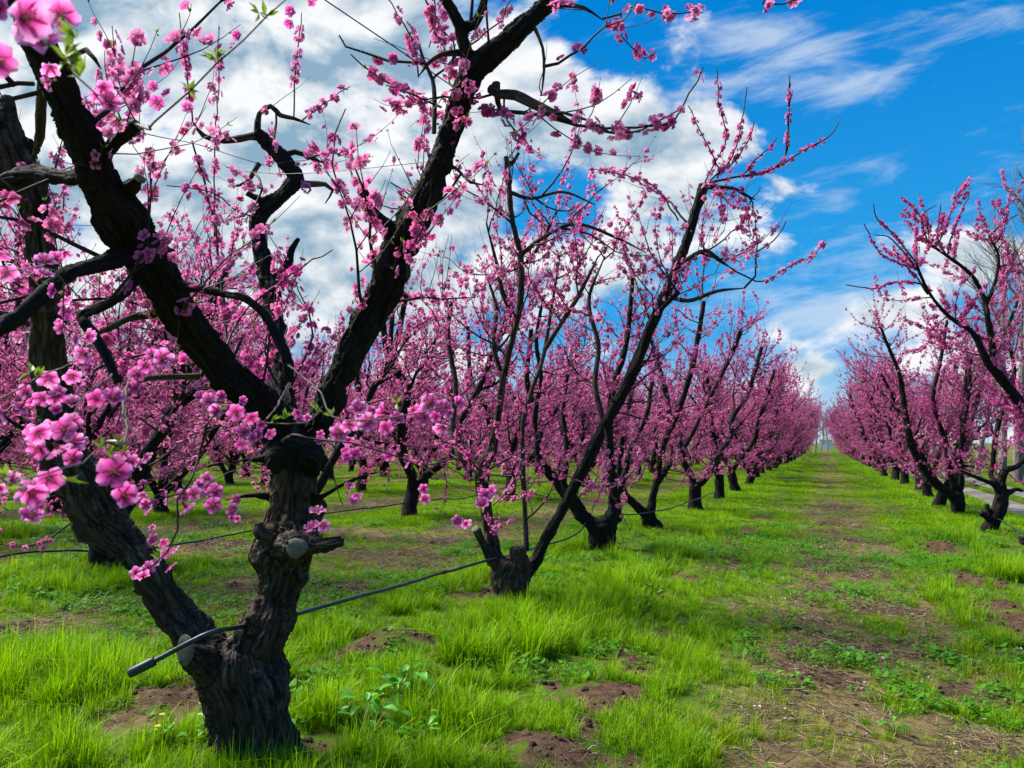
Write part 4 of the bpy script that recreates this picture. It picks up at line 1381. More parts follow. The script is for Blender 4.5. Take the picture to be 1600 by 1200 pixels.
    cut_face(t, at(462, 856, D - .255) - base, nrm(-CF + CU * .2 - RT * .1), .050, .044)
    cut_face(t, at(216, 192, D - 1.17) - base, nrm(RT * .7 + CU * .7), .022, .022)
    cut_face(t, at(220, 276, D - 1.01) - base, nrm(RT * .7 + CU * .6 - CF * .3), .020, .020)
    near_blossoms(t, base)
    return t


def flower_meshes():
    out = []
    for k, op in enumerate((.18, .32, .5, .75, 1.15)):
        for pale in (.2, .75):
            V, Q, T = petal_template(2, op)
            V = V + np.random.default_rng(k).normal(0, .028, V.shape) * (T[:, None] > .2)
            mb = MB(); c = petal_rim(T, pale); mb.add(V, quads=Q, col=np.c_[c, np.ones(len(c))])
            # calyx behind
            kk = np.arange(8) * math.pi / 4
            cup = np.concatenate([np.stack([.17 * np.cos(kk), .17 * np.sin(kk), kk * 0 + .02], 1), np.stack([.07 * np.cos(kk), .07 * np.sin(kk), kk * 0 - .32], 1)])
            j = np.arange(8); mb.add(cup, quads=np.stack([j, (j + 1) % 8, 8 + (j + 1) % 8, 8 + j], 1), col=(.16, .02, .035, 1))
            me = mb.mesh('blossom', M['petal'])
            mb = MB(); r = np.random.default_rng(40 + k)
            for _ in range(16):
                a = r.uniform(0, 6.28); e = r.uniform(.1, .55); L = r.uniform(.45, .75)
                tip = np.array((math.cos(a) * math.sin(e), math.sin(a) * math.sin(e), math.cos(e))) * L
                tube(mb, [np.array((tip[0] * .15, tip[1] * .15, .05)), tip * .6, tip], .012, 3, (.85, .40, .55, 1), cap=False)
                tube(mb, [tip - (0, 0, .03), tip, tip + (0, 0, .04)], [.03, .038, .012], 5, (.45, .22, .05, 1))
            out.append((me, mb.mesh('stamens', M['stamen'])))
    return out


BIG = [(30, 25, 92, 1), (62, 62, 80, 1), (5, 10, 80, 0), (60, 20, 70, 1), (78, 102, 36, 1), (138, 160, 32, 0), (160, 135, 40, 1), (172, 162, 40, 1), (120, 92, 24, 0), (245, 160, 32, 0), (262, 148, 22, 0), (293, 168, 26, 1), (372, 56, 24, 0), (455, 18, 26, 0), (485, 0, 22, 0),
       (45, 765, 62, 0), (20, 755, 45, 1), (76, 745, 58, 0), (62, 700, 48, 0), (88, 697, 52, 0), (100, 672, 46, 0), (113, 660, 40, 1), (122, 695, 30, 0), (137, 692, 26, 0), (180, 738, 60, 0), (206, 720, 30, 1), (220, 725, 22, 1), (150, 622, 40, 0), (124, 600, 36, 0), (75, 588, 42, 1), (112, 632, 36, 1),
       (66, 622, 34, 0), (50, 625, 26, 0), (88, 640, 24, 0), (6, 645, 42, 1), (132, 552, 34, 1), (120, 530, 28, 1), (140, 575, 28, 1), (228, 570, 34, 0), (215, 584, 30, 0), (236, 553, 28, 0), (326, 626, 30, 1), (340, 640, 34, 1), (313, 620, 24, 0),
       (372, 642, 32, 0), (392, 652, 32, 0), (380, 674, 28, 0), (402, 680, 22, 0), (420, 676, 24, 0), (378, 692, 26, 0), (465, 643, 24, 0), (466, 655, 20, 0), (285, 775, 28, 0), (263, 778, 26, 0), (226, 787, 28, 0), (228, 797, 22, 0), (302, 770, 30, 1), (313, 757, 26, 1), (335, 768, 30, 0), (325, 777, 24, 0), (320, 750, 22, 1),
       (365, 797, 26, 0), (360, 808, 20, 0), (237, 823, 16, 1), (254, 848, 20, 0), (270, 858, 22, 1), (246, 880, 24, 1), (231, 888, 28, 0), (212, 895, 24, 1), (488, 825, 32, 0), (504, 820, 24, 1),
       (560, 640, 34, 1), (600, 645, 36, 0), (620, 655, 28, 0), (546, 663, 34, 1), (566, 660, 28, 1), (500, 690, 20, 0), (645, 640, 34, 0), (662, 648, 34, 0), (692, 638, 36, 0), (712, 630, 28, 0), (680, 650, 28, 0), (536, 705, 26, 0), (555, 708, 26, 0), (580, 700, 22, 0), (610, 712, 26, 0), (640, 724, 26, 0), (660, 762, 22, 0),
       (558, 770, 26, 0), (552, 780, 22, 0), (715, 815, 22, 0), (757, 772, 28, 0), (767, 778, 22, 1), (70, 410, 38, 1), (86, 402, 30, 0), (58, 415, 28, 0), (9, 422, 42, 1), (100, 468, 28, 0), (101, 490, 28, 0), (97, 512, 26, 0)]


def near_blossoms(t, base):
    FM = flower_meshes(); r = np.random.default_rng(8)
    lv, ld = [], []
    every = []
    for px, py, s, pale in BIG:
        every.append((px, py, s * .84, pale))
        for _ in range(1 if s > 27 or r.uniform() < .5 else 0):
            a = r.uniform(0, 6.283); k = s * r.uniform(.45, .85)
            every.append((px + k * math.cos(a), py + k * math.sin(a), s * r.uniform(.62, .95), int(r.uniform() < .4)))
    every.sort(key=lambda e: -e[2])
    rest = MB()
    for i, (px, py, s, pale) in enumerate(every):
        d = .038 * FPX / s + (r.uniform(-.012, .012) if i else 0)
        p = at(px, py, d)
        n = nrm(nrm(CAMP - p) * r.uniform(.5, 1.15) + r.normal(0, .48, 3) + np.array((0, 0, -.1)))
        op = int(r.choice(5, p=(.20, .28, .26, .16, .10)))
        k = .0205 * r.uniform(.88, 1.12)
        q = Vector(n).to_track_quat('Z', 'Y') @ Matrix.Rotation(r.uniform(0, 6.28), 3, 'Z').to_quaternion()
        if i < 100:
            me, st = FM[op * 2 + pale]
            o = link('blossom', me, t)
            o.rotation_mode = 'QUATERNION'; o.rotation_quaternion = q; o.scale = (k, k, k); o.location = tuple(p - base)
            link('stamens', st, o)
        else:
            V, Q, T = petal_template(2, (.18, .32, .5, .75, 1.15)[op])
            X = (V @ np.array(q.to_matrix()).T) * k + p - base
            c = petal_rim(T, .2 + .55 * pale); rest.add(X, quads=Q, col=np.c_[c, np.ones(len(c))])
        if r.uniform() < .2:
            lv.append(p - n * .012 - base); ld.append(r.normal(size=3) + np.array((0, 0, .3)))
    tag(link('blossoms', rest.mesh('blossoms', M['petal']), t), kind='stuff')
    for px, py, d in ((115, 70, .62), (105, 95, .63), (125, 120, .64), (120, 60, .62), (340, 95, 1.0), (335, 85, 1.0), (415, 25, 1.0), (296, 140, 1.0), (405, 20, 1.0), (520, 648, 1.28), (445, 655, 1.3), (425, 655, 1.3), (48, 582, .92), (60, 590, .92), (190, 705, 1.0), (165, 700, .9), (620, 630, 1.1), (185, 690, 1.0), (100, 90, .62), (495, 640, 1.3), (12, 745, .7), (100, 750, .7), (250, 872, 1.4), (110, 100, .62)):
        for _ in range(2):
            lv.append(at(px, py, d) - base); ld.append(r.normal(0, .5, 3) + np.array((0, 0, .6)))
    mb = MB(); add_leaves(mb, lv, np.array(ld), .019, r)
    tag(link('leaves', mb.mesh('leaves', M['vcol'], False), t), kind='stuff')


tree_one()


# --- tree 2, the clear V-shaped tree beyond it
def tree_two():
    D = 7.2
    base = ground_at(797, 932); base[2] = z_at(base[0], base[1])
    B = [
        ('trunk', *L3((797, 955, D, 80), (797, 925, D, 64), (798, 900, D, 74), (806, 878, D, 72))),
        ('limb', *L3((795, 905, D, 46), (778, 880, D, 30), (767, 840, D, 24), (760, 793, D, 23), (752, 753, D, 28), (754, 723, D, 26), (768, 705, D, 18), (777, 655, D - .05, 15), (784, 605, D - .1, 14), (793, 560, D - .15, 13), (810, 490, D - .2, 13), (815, 440, D - .25, 13), (812, 395, D - .25, 12), (800, 340, D - .3, 11), (794, 285, D - .3, 10), (790, 243, D - .3, 9))),
        ('limb', *L3((752, 740, D, 20), (735, 722, D + .1, 16), (718, 712, D + .15, 14), (707, 665, D + .3, 13), (712, 600, D + .4, 11), (700, 530, D + .5, 9), (705, 470, D + .5, 8))),
        ('limb', *L3((808, 900, D, 44), (832, 884, D, 24), (850, 847, D, 21), (868, 815, D, 20), (884, 787, D, 21), (904, 747, D - .05, 22), (927, 700, D - .1, 25), (944, 666, D - .1, 24), (970, 620, D - .15, 21), (985, 590, D - .2, 22), (1007, 535, D - .25, 22), (1032, 477, D - .3, 20), (1060, 413, D - .35, 19), (1076, 368, D - .4, 18), (1089, 325, D - .4, 18), (1100, 288, D - .4, 19))),
        ('limb', *L3((984, 590, D - .2, 16), (1000, 560, D - .3, 12), (1020, 500, D - .4, 10), (1062, 455, D - .5, 8))),
        ('limb', *L3((832, 395, D, 1), (815, 420, D - .2, 8), (845, 380, D - .1, 7), (870, 330, D, 6))),
        ('stub', *L3((772, 880, D - .05, 22), (758, 855, D - .1, 16), (744, 828, D - .12, 14))),
        ('stub', *L3((813, 895, D - .08, 40), (811, 870, D - .1, 34), (809, 854, D - .1, 30))),
        ('stub', *L3((790, 248, D - .3, 9), (798, 258, D - .3, 8), (811, 238, D - .3, 7))),
    ]
    TL = [
        ('grey_limb', *L3((823, 860, D + .05, 9), (820, 797, D + .1, 8), (817, 730, D + .1, 8), (817, 663, D + .12, 8), (830, 612, D + .15, 8), (848, 560, D + .2, 7), (862, 480, D + .2, 6), (875, 400, D + .2, 5))),
        ('limb', *L3((1070, 410, D - .4, 10), (1085, 398, D - .45, 8), (1104, 392, D - .5, 8), (1123, 406, D - .5, 7), (1141, 418, D - .5, 5))),
        ('limb', *L3((1102, 292, D - .4, 9), (1144, 294, D - .45, 6), (1165, 305, D - .5, 5), (1180, 312, D - .5, 4))),
        ('limb', *L3((787, 600, D - .1, 9), (772, 540, D, 8), (775, 480, D + .1, 7), (760, 430, D + .1, 5))),
        ('limb', *L3((806, 500, D - .2, 9), (786, 460, D - .3, 8), (778, 420, D - .4, 7), (760, 350, D - .5, 5))),
        ('limb', *L3((812, 400, D - .25, 9), (850, 370, D - .3, 7), (900, 350, D - .3, 6), (960, 370, D - .3, 5), (1010, 395, D - .3, 4))),
        ('limb', *L3((945, 668, D - .1, 10), (930, 600, D, 9), (935, 540, D + .1, 8), (920, 470, D + .2, 7), (945, 400, D + .3, 5))),
        ('limb', *L3((850, 548, D + .1, 8), (880, 500, D + .1, 8), (905, 460, D + .1, 8), (935, 400, D + .1, 6))),
        ('limb', *L3((1040, 460, D - .3, 10), (1075, 470, D - .4, 7), (1120, 455, D - .5, 6), (1165, 450, D - .5, 4))),
        ('limb', *L3((796, 300, D - .3, 7), (830, 310, D - .3, 6), (880, 300, D - .3, 5), (930, 320, D - .3, 4))),
    ]
    def extra(G, loc, r):
        d = 6.75
        S = [(3.5, (.1, .95), [(1101, 290, d), (1108, 270, d), (1134, 217, d), (1124, 165, d), (1120, 105, d)]),
             (4, (.1, .5), [(1108, 285, d), (1155, 276, d), (1197, 268, d), (1228, 241, d), (1232, 175, d), (1234, 119, d)]),
             (3.5, (.35, .85), [(1155, 276, d), (1197, 269, d), (1246, 241, d), (1295, 213, d), (1311, 189, d)]),
             (3.5, (.1, .9), [(1228, 241, d), (1232, 205, d), (1233, 165, d), (1235, 130, d)]),
             (3, (.1, .7), [(1110, 282, d), (1144, 245, d), (1162, 175, d), (1167, 136, d)]),
             (3, (.1, .9), [(1120, 278, d), (1123, 262, d), (1095, 206, d), (1075, 165, d)]),
             (3, (.1, .9), [(1118, 275, d), (1150, 250, d), (1172, 215, d), (1178, 190, d)]),
             (3, (.1, .9), [(1160, 274, d), (1185, 245, d), (1205, 230, d), (1215, 215, d)]),
             (3, (.2, 1.), [(1170, 308, d), (1176, 325, d), (1170, 345, d), (1174, 368, d)]),
             (2.5, None, [(1172, 312, d), (1184, 300, d), (1188, 292, d)]),
             (3, (.3, 1.), [(1141, 418, d), (1190, 440, d), (1240, 412, d), (1268, 402, d), (1288, 376, d)]),
             (3, (.2, .9), [(1123, 406, d), (1150, 400, d), (1180, 380, d), (1196, 366, d)]),
             (3, (.2, .4), [(1180, 395, d), (1210, 375, d), (1228, 345, d)]),
             (3, (.1, .9), [(1060, 345, d), (1020, 290, d), (960, 270, d), (920, 265, d)]),
             (3, (.1, .9), [(760, 750, 6.9), (790, 780, 6.6), (820, 770, 6.5), (850, 775, 6.5)]),
             (3, (.1, .9), [(815, 720, 7), (800, 760, 6.8), (790, 770, 6.6), (770, 790, 6.5)]),
             (3, (.1, .9), [(945, 670, 7), (950, 720, 6.8), (940, 760, 6.6), (925, 800, 6.6)]),
             (3, (.1, .9), [(900, 750, 7), (930, 760, 6.8), (960, 780, 6.6), (985, 830, 6.5)]),
             (3, (.1, .9), [(752, 740, 7), (720, 700, 6.6), (690, 690, 6.4), (660, 700, 6.4)])]
        traced_shoots(G, loc, r, S, .027)
    t = hero_tree(base, B, 'V-shaped peach tree with a pale sawn stub and a short dark stump in its fork', None, .014, .007, 'bark', 22,
                  dict(step=.052, rate=6.8, zmin=.6, top=False, lat=(.35, .95), sub=6.5), TL, extra)
    cut_face(t, at(742, 826, D - .13) - base, nrm(-RT * .5 + CU * .7 - CF * .4), .045, .040)


tree_two()


def tree_three():
    D = 10.6
    base = ground_at(942, 856); base[2] = z_at(base[0], base[1])
    B = [('trunk', *L3((945, 880, D, 54), (943, 856, D, 44), (941, 836, D, 48), (938, 818, D, 44))),
         ('limb', *L3((938, 828, D, 34), (917, 812, D, 27), (897, 787, D, 25), (870, 752, D, 22), (848, 727, D, 15), (840, 700, D, 12), (836, 650, D, 11), (845, 590, D, 10), (838, 530, D, 9), (850, 460, D, 7))),
         ('limb', *L3((945, 825, D, 34), (960, 797, D, 26), (957, 760, D, 20), (953, 707, D, 17), (952, 660, D, 15), (960, 600, D, 13), (978, 540, D, 12), (985, 480, D, 10), (990, 420, D, 8))),
         ('limb', *L3((955, 790, D + .1, 18), (975, 745, D + .2, 14), (985, 700, D + .3, 12), (1010, 650, D + .4, 10), (1020, 590, D + .5, 8))),
         ('limb', *L3((880, 765, D, 12), (885, 700, D + .1, 10), (880, 640, D + .2, 9), (890, 560, D + .2, 7)))]
    hero_tree(base, B, 'dark leaning peach tree, third from the camera in the left row', None, .02, .008, 'bark_far', 33,
              dict(step=.052, rate=9.0, zmin=.7, sub=6.5), (), None)
    D = 13.0
    base = ground_at(1018, 828); base[2] = z_at(base[0], base[1])
    B = [('trunk', *L3((1022, 848, D, 40), (1019, 828, D, 33), (1013, 808, D, 27), (1008, 800, D, 22))),
         ('limb', *L3((1010, 805, D, 20), (990, 787, D, 15), (977, 772, D, 13), (968, 740, D, 12), (972, 690, D, 11), (985, 620, D, 10), (1000, 540, D, 9))),
         ('limb', *L3((1015, 808, D, 20), (1020, 777, D, 14), (1027, 747, D, 13), (1035, 700, D, 13), (1060, 640, D, 12), (1080, 580, D, 11), (1092, 520, D, 10), (1100, 470, D, 9))),
         ('limb', *L3((1024, 760, D, 12), (1050, 720, D + .2, 10), (1075, 690, D + .3, 9), (1110, 620, D + .4, 8), (1140, 560, D + .4, 8), (1158, 515, D + .4, 10)))]
    hero_tree(base, B, 'slim peach tree, fourth in the left row, with a crooked low fork', None, .02, .008, 'bark_far', 44,
              dict(step=.052, rate=9.0, zmin=.7, sub=6.5), (), None)


tree_three()


def right_trees():
    D = 12.55
    base = ground_at(1547, 834); base[2] = z_at(base[0], base[1])
    B = [('trunk', *L3((1547, 850, D, 34), (1547, 832, D, 27), (1551, 815, D, 25), (1560, 798, D, 25), (1565, 776, D, 23), (1565, 760, D, 16))),
         ('limb', *L3((1565, 765, D, 16), (1567, 742, D, 14), (1575, 733, D, 12), (1590, 728, D, 10), (1610, 700, D, 9), (1625, 640, D, 8), (1630, 560, D, 7))),
         ('limb', *L3((1562, 772, D, 14), (1553, 758, D, 9), (1535, 750, D, 8), (1514, 741, D, 7), (1500, 735, D, 7))),
         ('limb', *L3((1556, 757, D, 9), (1548, 740, D + .1, 9), (1551, 725, D + .1, 9), (1555, 687, D + .1, 10), (1562, 655, D + .1, 10), (1574, 622, D + .1, 10), (1585, 580, D + .1, 8), (1575, 520, D + .1, 7), (1590, 470, D, 6))),
         ('stub', *L3((1568, 772, D, 14), (1580, 768, D, 10), (1588, 764, D, 8), (1600, 768, D, 5))),
         ('stub', *L3((1550, 812, D, 16), (1540, 806, D - .05, 12), (1532, 800, D - .05, 11))),
         ('stub', *L3((1547, 808, D, 12), (1543, 795, D, 9), (1542, 787, D, 8)))]
    hero_tree(base, B, 'dark peach trunk with short stubs beside the farm path at the right edge', None, .02, .007, 'bark_far', 55,
              dict(step=.050, rate=10, zmin=.9, sub=6.5), (), None)
    D = 15.9
    base = ground_at(1497, 807); base[2] = z_at(base[0], base[1])
    B = [('trunk', *L3((1496, 822, D, 28), (1497, 806, D, 21), (1497, 785, D, 24), (1496, 768, D, 22))),
         ('limb', *L3((1498, 785, D, 16), (1484, 771, D, 17), (1463, 755, D, 15), (1443, 732, D, 14), (1428, 705, D, 13), (1420, 680, D, 14), (1415, 650, D, 11), (1410, 612, D, 10), (1402, 575, D, 8), (1386, 537, D, 7), (1372, 500, D, 4))),
         ('limb', *L3((1497, 775, D, 14), (1502, 750, D, 11), (1500, 720, D, 10), (1505, 670, D, 9), (1515, 600, D, 8), (1510, 540, D, 7))),
         ('limb', *L3((1494, 775, D, 12), (1486, 745, D, 10), (1480, 720, D, 9), (1477, 687, D, 9), (1465, 655, D, 9), (1458, 620, D, 8), (1470, 560, D, 7), (1480, 500, D, 6))),
         ('limb', *L3((1500, 730, D, 9), (1512, 728, D, 6), (1524, 730, D, 5)))]
    hero_tree(base, B, 'peach tree of the right row with one thick limb leaning out over the grass alley', None, .022, .007, 'bark_far', 66,
              dict(step=.050, rate=10, zmin=.7, sub=6.5), (), None)
    D = 17.6
    base = ground_at(1467, 797); base[2] = z_at(base[0], base[1])
    plant(base[0], base[1], FULLM[3], 2.0, 1.0, 'dark trunked peach tree half hidden behind the leaning limb in the right row', None)
    # the tree whose trunk stands just outside the frame
    D = 9.6
    base = ground_at(1638, 880); base[2] = z_at(base[0], base[1])
    B = [('trunk', *L3((1642, 905, D, 52), (1640, 880, D, 42), (1638, 850, D, 40), (1645, 815, D, 38))),
         ('limb', *L3((1645, 830, D, 30), (1650, 770, D, 26), (1640, 710, D, 24), (1615, 655, D, 22), (1600, 640, D, 20), (1570, 598, D, 18), (1547, 571, D, 16), (1537, 554, D, 15), (1519, 519, D, 11), (1487, 498, D, 9), (1463, 473, D, 8), (1445, 445, D, 7), (1431, 410, D, 6))),
         ('limb', *L3((1552, 578, D, 14), (1551, 547, D + .05, 12), (1543, 494, D + .05, 11), (1537, 466, D + .1, 10), (1519, 431, D + .1, 8), (1480, 400, D + .1, 7), (1450, 380, D + .1, 5))),
         ('limb', *L3((1540, 480, D + .1, 8), (1555, 440, D + .1, 7), (1560, 400, D + .1, 6), (1545, 370, D + .1, 5))),
         ('limb', *L3((1640, 830, D, 26), (1670, 760, D, 22), (1690, 660, D, 18), (1700, 560, D, 15), (1690, 470, D, 11))),
         ('stub', *L3((1635, 850, D, 20), (1612, 845, D, 16), (1594, 845, D, 16)))]
    def extra(G, loc, r):
        d = 9.6
        S = [(3, (.1, .8), [(1431, 410, d), (1400, 370, d), (1370, 340, d), (1365, 318, d)]), (3, (.1, .8), [(1440, 430, d), (1395, 375, d), (1367, 367, d)]),
             (3, (.1, .7), [(1450, 380, d), (1440, 340, d), (1463, 320, d)]), (3, (.1, .8), [(1480, 400, d), (1490, 360, d), (1505, 325, d), (1515, 305, d)]),
             (3, (.1, .8), [(1445, 445, d), (1400, 440, d), (1365, 450, d), (1322, 445, d)]), (3, (.1, .8), [(1480, 400, d), (1465, 370, d), (1470, 320, d)]),
             (3, (.1, .8), [(1545, 370, d), (1565, 350, d), (1590, 335, d)]), (3, (.2, .9), [(1450, 460, d), (1420, 420, d), (1375, 395, d), (1350, 350, d)])]
        traced_shoots(G, loc, r, S, .022)
    hero_tree(base, B, 'peach tree reaching in from the right edge with a long dark limb against the sky', None, .018, .007, 'bark_far', 77,
              dict(step=.016, rate=8.0, zmin=.9, sub=6.0, lat=(.3, .8)), (), extra)


right_trees()


def second_row():
    """the first trunks of the second row, which show between the near limbs"""
    for px, py, k, rot, sc, lab in ((162, 892, 2, .6, 1.28, 'dark peach trunk behind the left limb of the massive tree, hose running past it'),
                                    (88, 800, 5, 2.2, 1.2, 'peach tree at the far left, half hidden behind the massive left limb'),
                                    (466, 839, 6, 3.0, 1.15, 'peach tree of the second row hidden behind the massive trunk, its crown between the limbs'),
                                    (640, 812, 0, 4.0, 1.22, 'straight dark peach trunk in grass between the massive tree and the V-shaped tree'),
                                    (360, 760, 4, 1.1, 1.2, 'slim dark peach trunk seen right through the fork of the massive foreground tree')):
        p = ground_at(px, py)
        plant(p[0], p[1], FULLM[k], rot, sc, lab, None)


second_row()


# ------------------------------------------------------------------ irrigation hoses, wires
def hose(name, label, pts, r0, group, mat_='hose', sides=8, parts=()):
    P = np.array([at(*p) for p in pts])
    loc = P[0].copy()
    mb = MB(); p, r = resample(P - loc, np.full(len(P), r0), .05 if r0 > .006 else .2)
    rr = np.random.default_rng(int(abs(P[0, 0]) * 97)); p[1:-1] += (fbm(p[1:-1] * 2.2 + 5, 2)[:, None] - .5) * np.array((.02, .0, .03)) * (r0 > .006)
    tube(mb, p, r, sides)
    o = link(name, mb.mesh(name, M[mat_]), None, loc)
    tag(o, label, 'hose' if mat_ == 'hose' else 'wire', group)
    return o, P - loc


def collar(o, a, b, r0, name):
    mb = MB(); d = b - a
    tube(mb, [a, a + d * .06, a + d * .5, a + d * .94, b], [r0 * .9, r0, r0 * 1.0, r0, r0 * .9], 12)
    return link(name, mb.mesh(name, M['hose']), o)


o, P = hose('irrigation_hose', 'thick dark irrigation hose lying across the fork of the massive foreground tree',
            [(203, 1052, 3.22), (235, 1036, 3.24), (275, 1015, 3.27), (312, 996, 3.30), (345, 984, 3.36), (385, 978, 3.55), (425, 969, 3.80), (452, 962, 3.92), (500, 948, 4.15), (560, 933, 4.5),
             (620, 917, 5.0), (690, 895, 5.8), (755, 877, 6.8), (800, 866, 7.45), (850, 853, 8.2), (885, 842, 9.0), (908, 828, 9.9), (920, 812, 10.8), (950, 805, 11.5), (1000, 803, 12.4), (1045, 795, 13.4), (1085, 781, 15.2), (1120, 768, 18.0)], .0115, 'irrigation hoses along the tree rows')
collar(o, P[0] - nrm(P[1] - P[0]) * .004, P[0] + nrm(P[1] - P[0]) * .105, .021, 'connector')
collar(o, P[11] + nrm(P[12] - P[11]) * .02, P[11] + nrm(P[12] - P[11]) * .10, .016, 'coupling')
hose('irrigation_hose', 'dark irrigation hose at the left edge, running past the second row trunks',
     [(-60, 884, 7.9), (0, 871, 8.35), (60, 861, 8.75), (120, 861, 9.1), (172, 862, 9.4), (230, 857, 9.9), (290, 848, 10.4), (345, 838, 11.0), (400, 828, 11.7), (450, 819, 12.4), (500, 805, 13.2), (545, 797, 13.9), (600, 791, 14.6), (640, 785, 15.1), (690, 780, 15.8), (725, 778, 16.4), (800, 760, 18.5), (880, 748, 22)], .013, 'irrigation hoses along the tree rows')
hose('irrigation_hose', 'thin distant irrigation hose stretched along the third orchard row',
     [(-40, 789, 12.3), (0, 783, 12.8), (70, 776, 13.7), (150, 772, 14.6), (245, 765, 15.9), (320, 761, 17.1), (400, 755, 18.6), (500, 750, 21), (610, 742, 24.4), (700, 735, 27)], .011, 'irrigation hoses along the tree rows')
hose('irrigation_hose', 'dark irrigation hose beside the right row trunks near the farm path',
     [(1470, 770, 19), (1500, 783, 16.5), (1514, 791, 15.2), (1535, 803, 13.4), (1562, 813, 12.3), (1585, 827, 11.2), (1612, 846, 10.2), (1660, 880, 8.8)], .011, 'irrigation hoses along the tree rows')
hose('brace_wire', 'taut black wire slanting from the top edge down to the right limb', [(470, -30, 3.0), (508, 0, 3.05), (600, 62, 3.2), (700, 130, 3.42), (722, 146, 3.46)], .0028, 'wires between the limbs', 'wire', 5)
hose('brace_wire', 'thin wire running level between the crooked middle limb and the right limb', [(380, 268, 4.5), (440, 272, 4.4), (520, 268, 4.1), (600, 260, 3.8), (675, 252, 3.5)], .0022, 'wires between the limbs', 'wire', 5)
hose('brace_wire', 'thin wire sloping from the sawn left stub to the crooked middle limb', [(205, 203, 2.5), (250, 214, 3.0), (310, 226, 3.9), (372, 246, 4.5), (412, 258, 4.6)], .0020, 'wires between the limbs', 'wire', 5)
hose('brace_wire', 'short thin wire stretched between the two left limbs', [(60, 352, 3.4), (90, 351, 3.3), (140, 352, 3.0), (195, 352, 2.8)], .0020, 'wires between the limbs', 'wire', 5)


# ------------------------------------------------------------------ broad-leaved weeds and small flowers
def weed(px, py, n, ls, hgt, label, seed, group=None, flowers=0, col=(.10, .34, .02)):
    r = np.random.default_rng(seed)
    p = ground_at(px, py); p[2] = z_at(p[0], p[1])
    t = thing('yellow_wildflower' if flowers else 'broadleaf_weed', p, label, 'flower' if flowers else 'weed', group)
    mb = MB(); ms = MB()
    for k in range(n):
        a = r.uniform(0, 6.283); out = r.uniform(.15, 1.0) * hgt * .9; h = hgt * r.uniform(.25, 1.0)
        d = np.array((math.cos(a), math.sin(a), 0)); b = d * r.uniform(0, .03)
        tip = b + d * out * .55 + (0, 0, h)
        tube(ms, [b - (0, 0, .02), b * .5 + tip * .5 + (0, 0, h * .15), tip], [.003, .0022, .0016], 4, (1.0, 1.6, .5, 1), cap=False)
        L = ls * r.uniform(.6, 1.25); W = L * r.uniform(.26, .36)
        ld = nrm(d * r.uniform(.5, 1) + (0, 0, r.uniform(-.2, .7))); sd = nrm(np.cross(ld, (0, 0, 1.0))); up = np.cross(sd, ld)
        V, prof = [], ((0, .06), (.2, .62), (.45, 1.0), (.7, .85), (.9, .42), (1.0, .04))
        for u, wv in prof:
            for s in (-1, -.5, 0, .5, 1):
                V.append(tip + ld * L * u * (1 - .12 * u) + sd * W * wv * s + up * (L * (-.28 * u * u) + W * wv * (.38 * s * s + .10 * math.sin(9 * u + 4 * s + k))))
        Q = [(i * 5 + j, (i + 1) * 5 + j, (i + 1) * 5 + j + 1, i * 5 + j + 1) for i in range(5) for j in range(4)]
        g = r.uniform(.7, 1.3)
        mb.add(V, quads=Q, col=(col[0] * g, col[1] * g, col[2] * g, 1))
    link('leaves', mb.mesh('leaves', M['vcol']), t)['kind'] = 'stuff'
    link('stems', ms.mesh('stems', M['stem']), t)['kind'] = 'stuff'
    for k in range(flowers):
        mb = MB(); h = hgt * r.uniform(1.1, 1.7); a = r.uniform(0, 6.28); c = np.array((math.cos(a) * .05, math.sin(a) * .05, h))
        tube(mb, [(0, 0, 0), c * .5 + (.01, 0, 0), c], .0018, 4, (.10, .20, .02, 1), cap=False)
        for j in range(11):
            aa = j * .571; e = np.array((math.cos(aa), math.sin(aa), .25)); s = np.array((-math.sin(aa), math.cos(aa), 0))
            mb.add([c, c + e * .010 + s * .0042, c + e * .017, c + e * .010 - s * .0042], quads=[(0, 1, 2, 3)], col=(.80, .50, .01, 1))
        link('flower_head', mb.mesh('flower_head', M['vcol'], False), t)
    return t


M['stem'] = mat('weed_stem', lambda t: principled(t, t.mix(t.noise(t.coord('Object'), 30.0), (.08, .16, .02), (.14, .24, .04)), .6))
for i, a in enumerate([(572, 1150, 22, .10, .20, 'large pale green broad-leaved weed in front of the grass right of the massive trunk'),
                       (628, 1105, 20, .10, .22, 'tall broad-leaved weed, the farther of two large ones right of the massive trunk'),
                       (655, 1165, 12, .08, .14, 'small broad-leaved weed near the bottom edge beside the bare soil'),
                       (1195, 1078, 16, .055, .10, 'low round-leaved weed at the grass edge in the alley'),
                       (1248, 1080, 12, .06, .09, 'round-leaved weed just right of the low weed on the alley'),
                       (1318, 1032, 9, .07, .10, 'yellowish weed alone in the middle of the straw-strewn alley'),
                       (1396, 1148, 7, .06, .06, 'flat pale weed rosette near the bottom of the straw-strewn alley'),
                       (1100, 1175, 18, .04, .07, 'bushy low weed at the bottom edge left of the straw-strewn alley'),
                       (285, 1075, 14, .06, .13, 'leafy weed at the left foot of the massive trunk')]):
    weed(*a, 700 + i)
weed(328, 1185, 12, .05, .12, 'little yellow wildflower plant against the foot of the massive trunk', 750, None, 4)
weed(258, 1190, 8, .045, .09, 'small yellow wildflower in the dry grass left of the massive trunk', 751, None, 2)


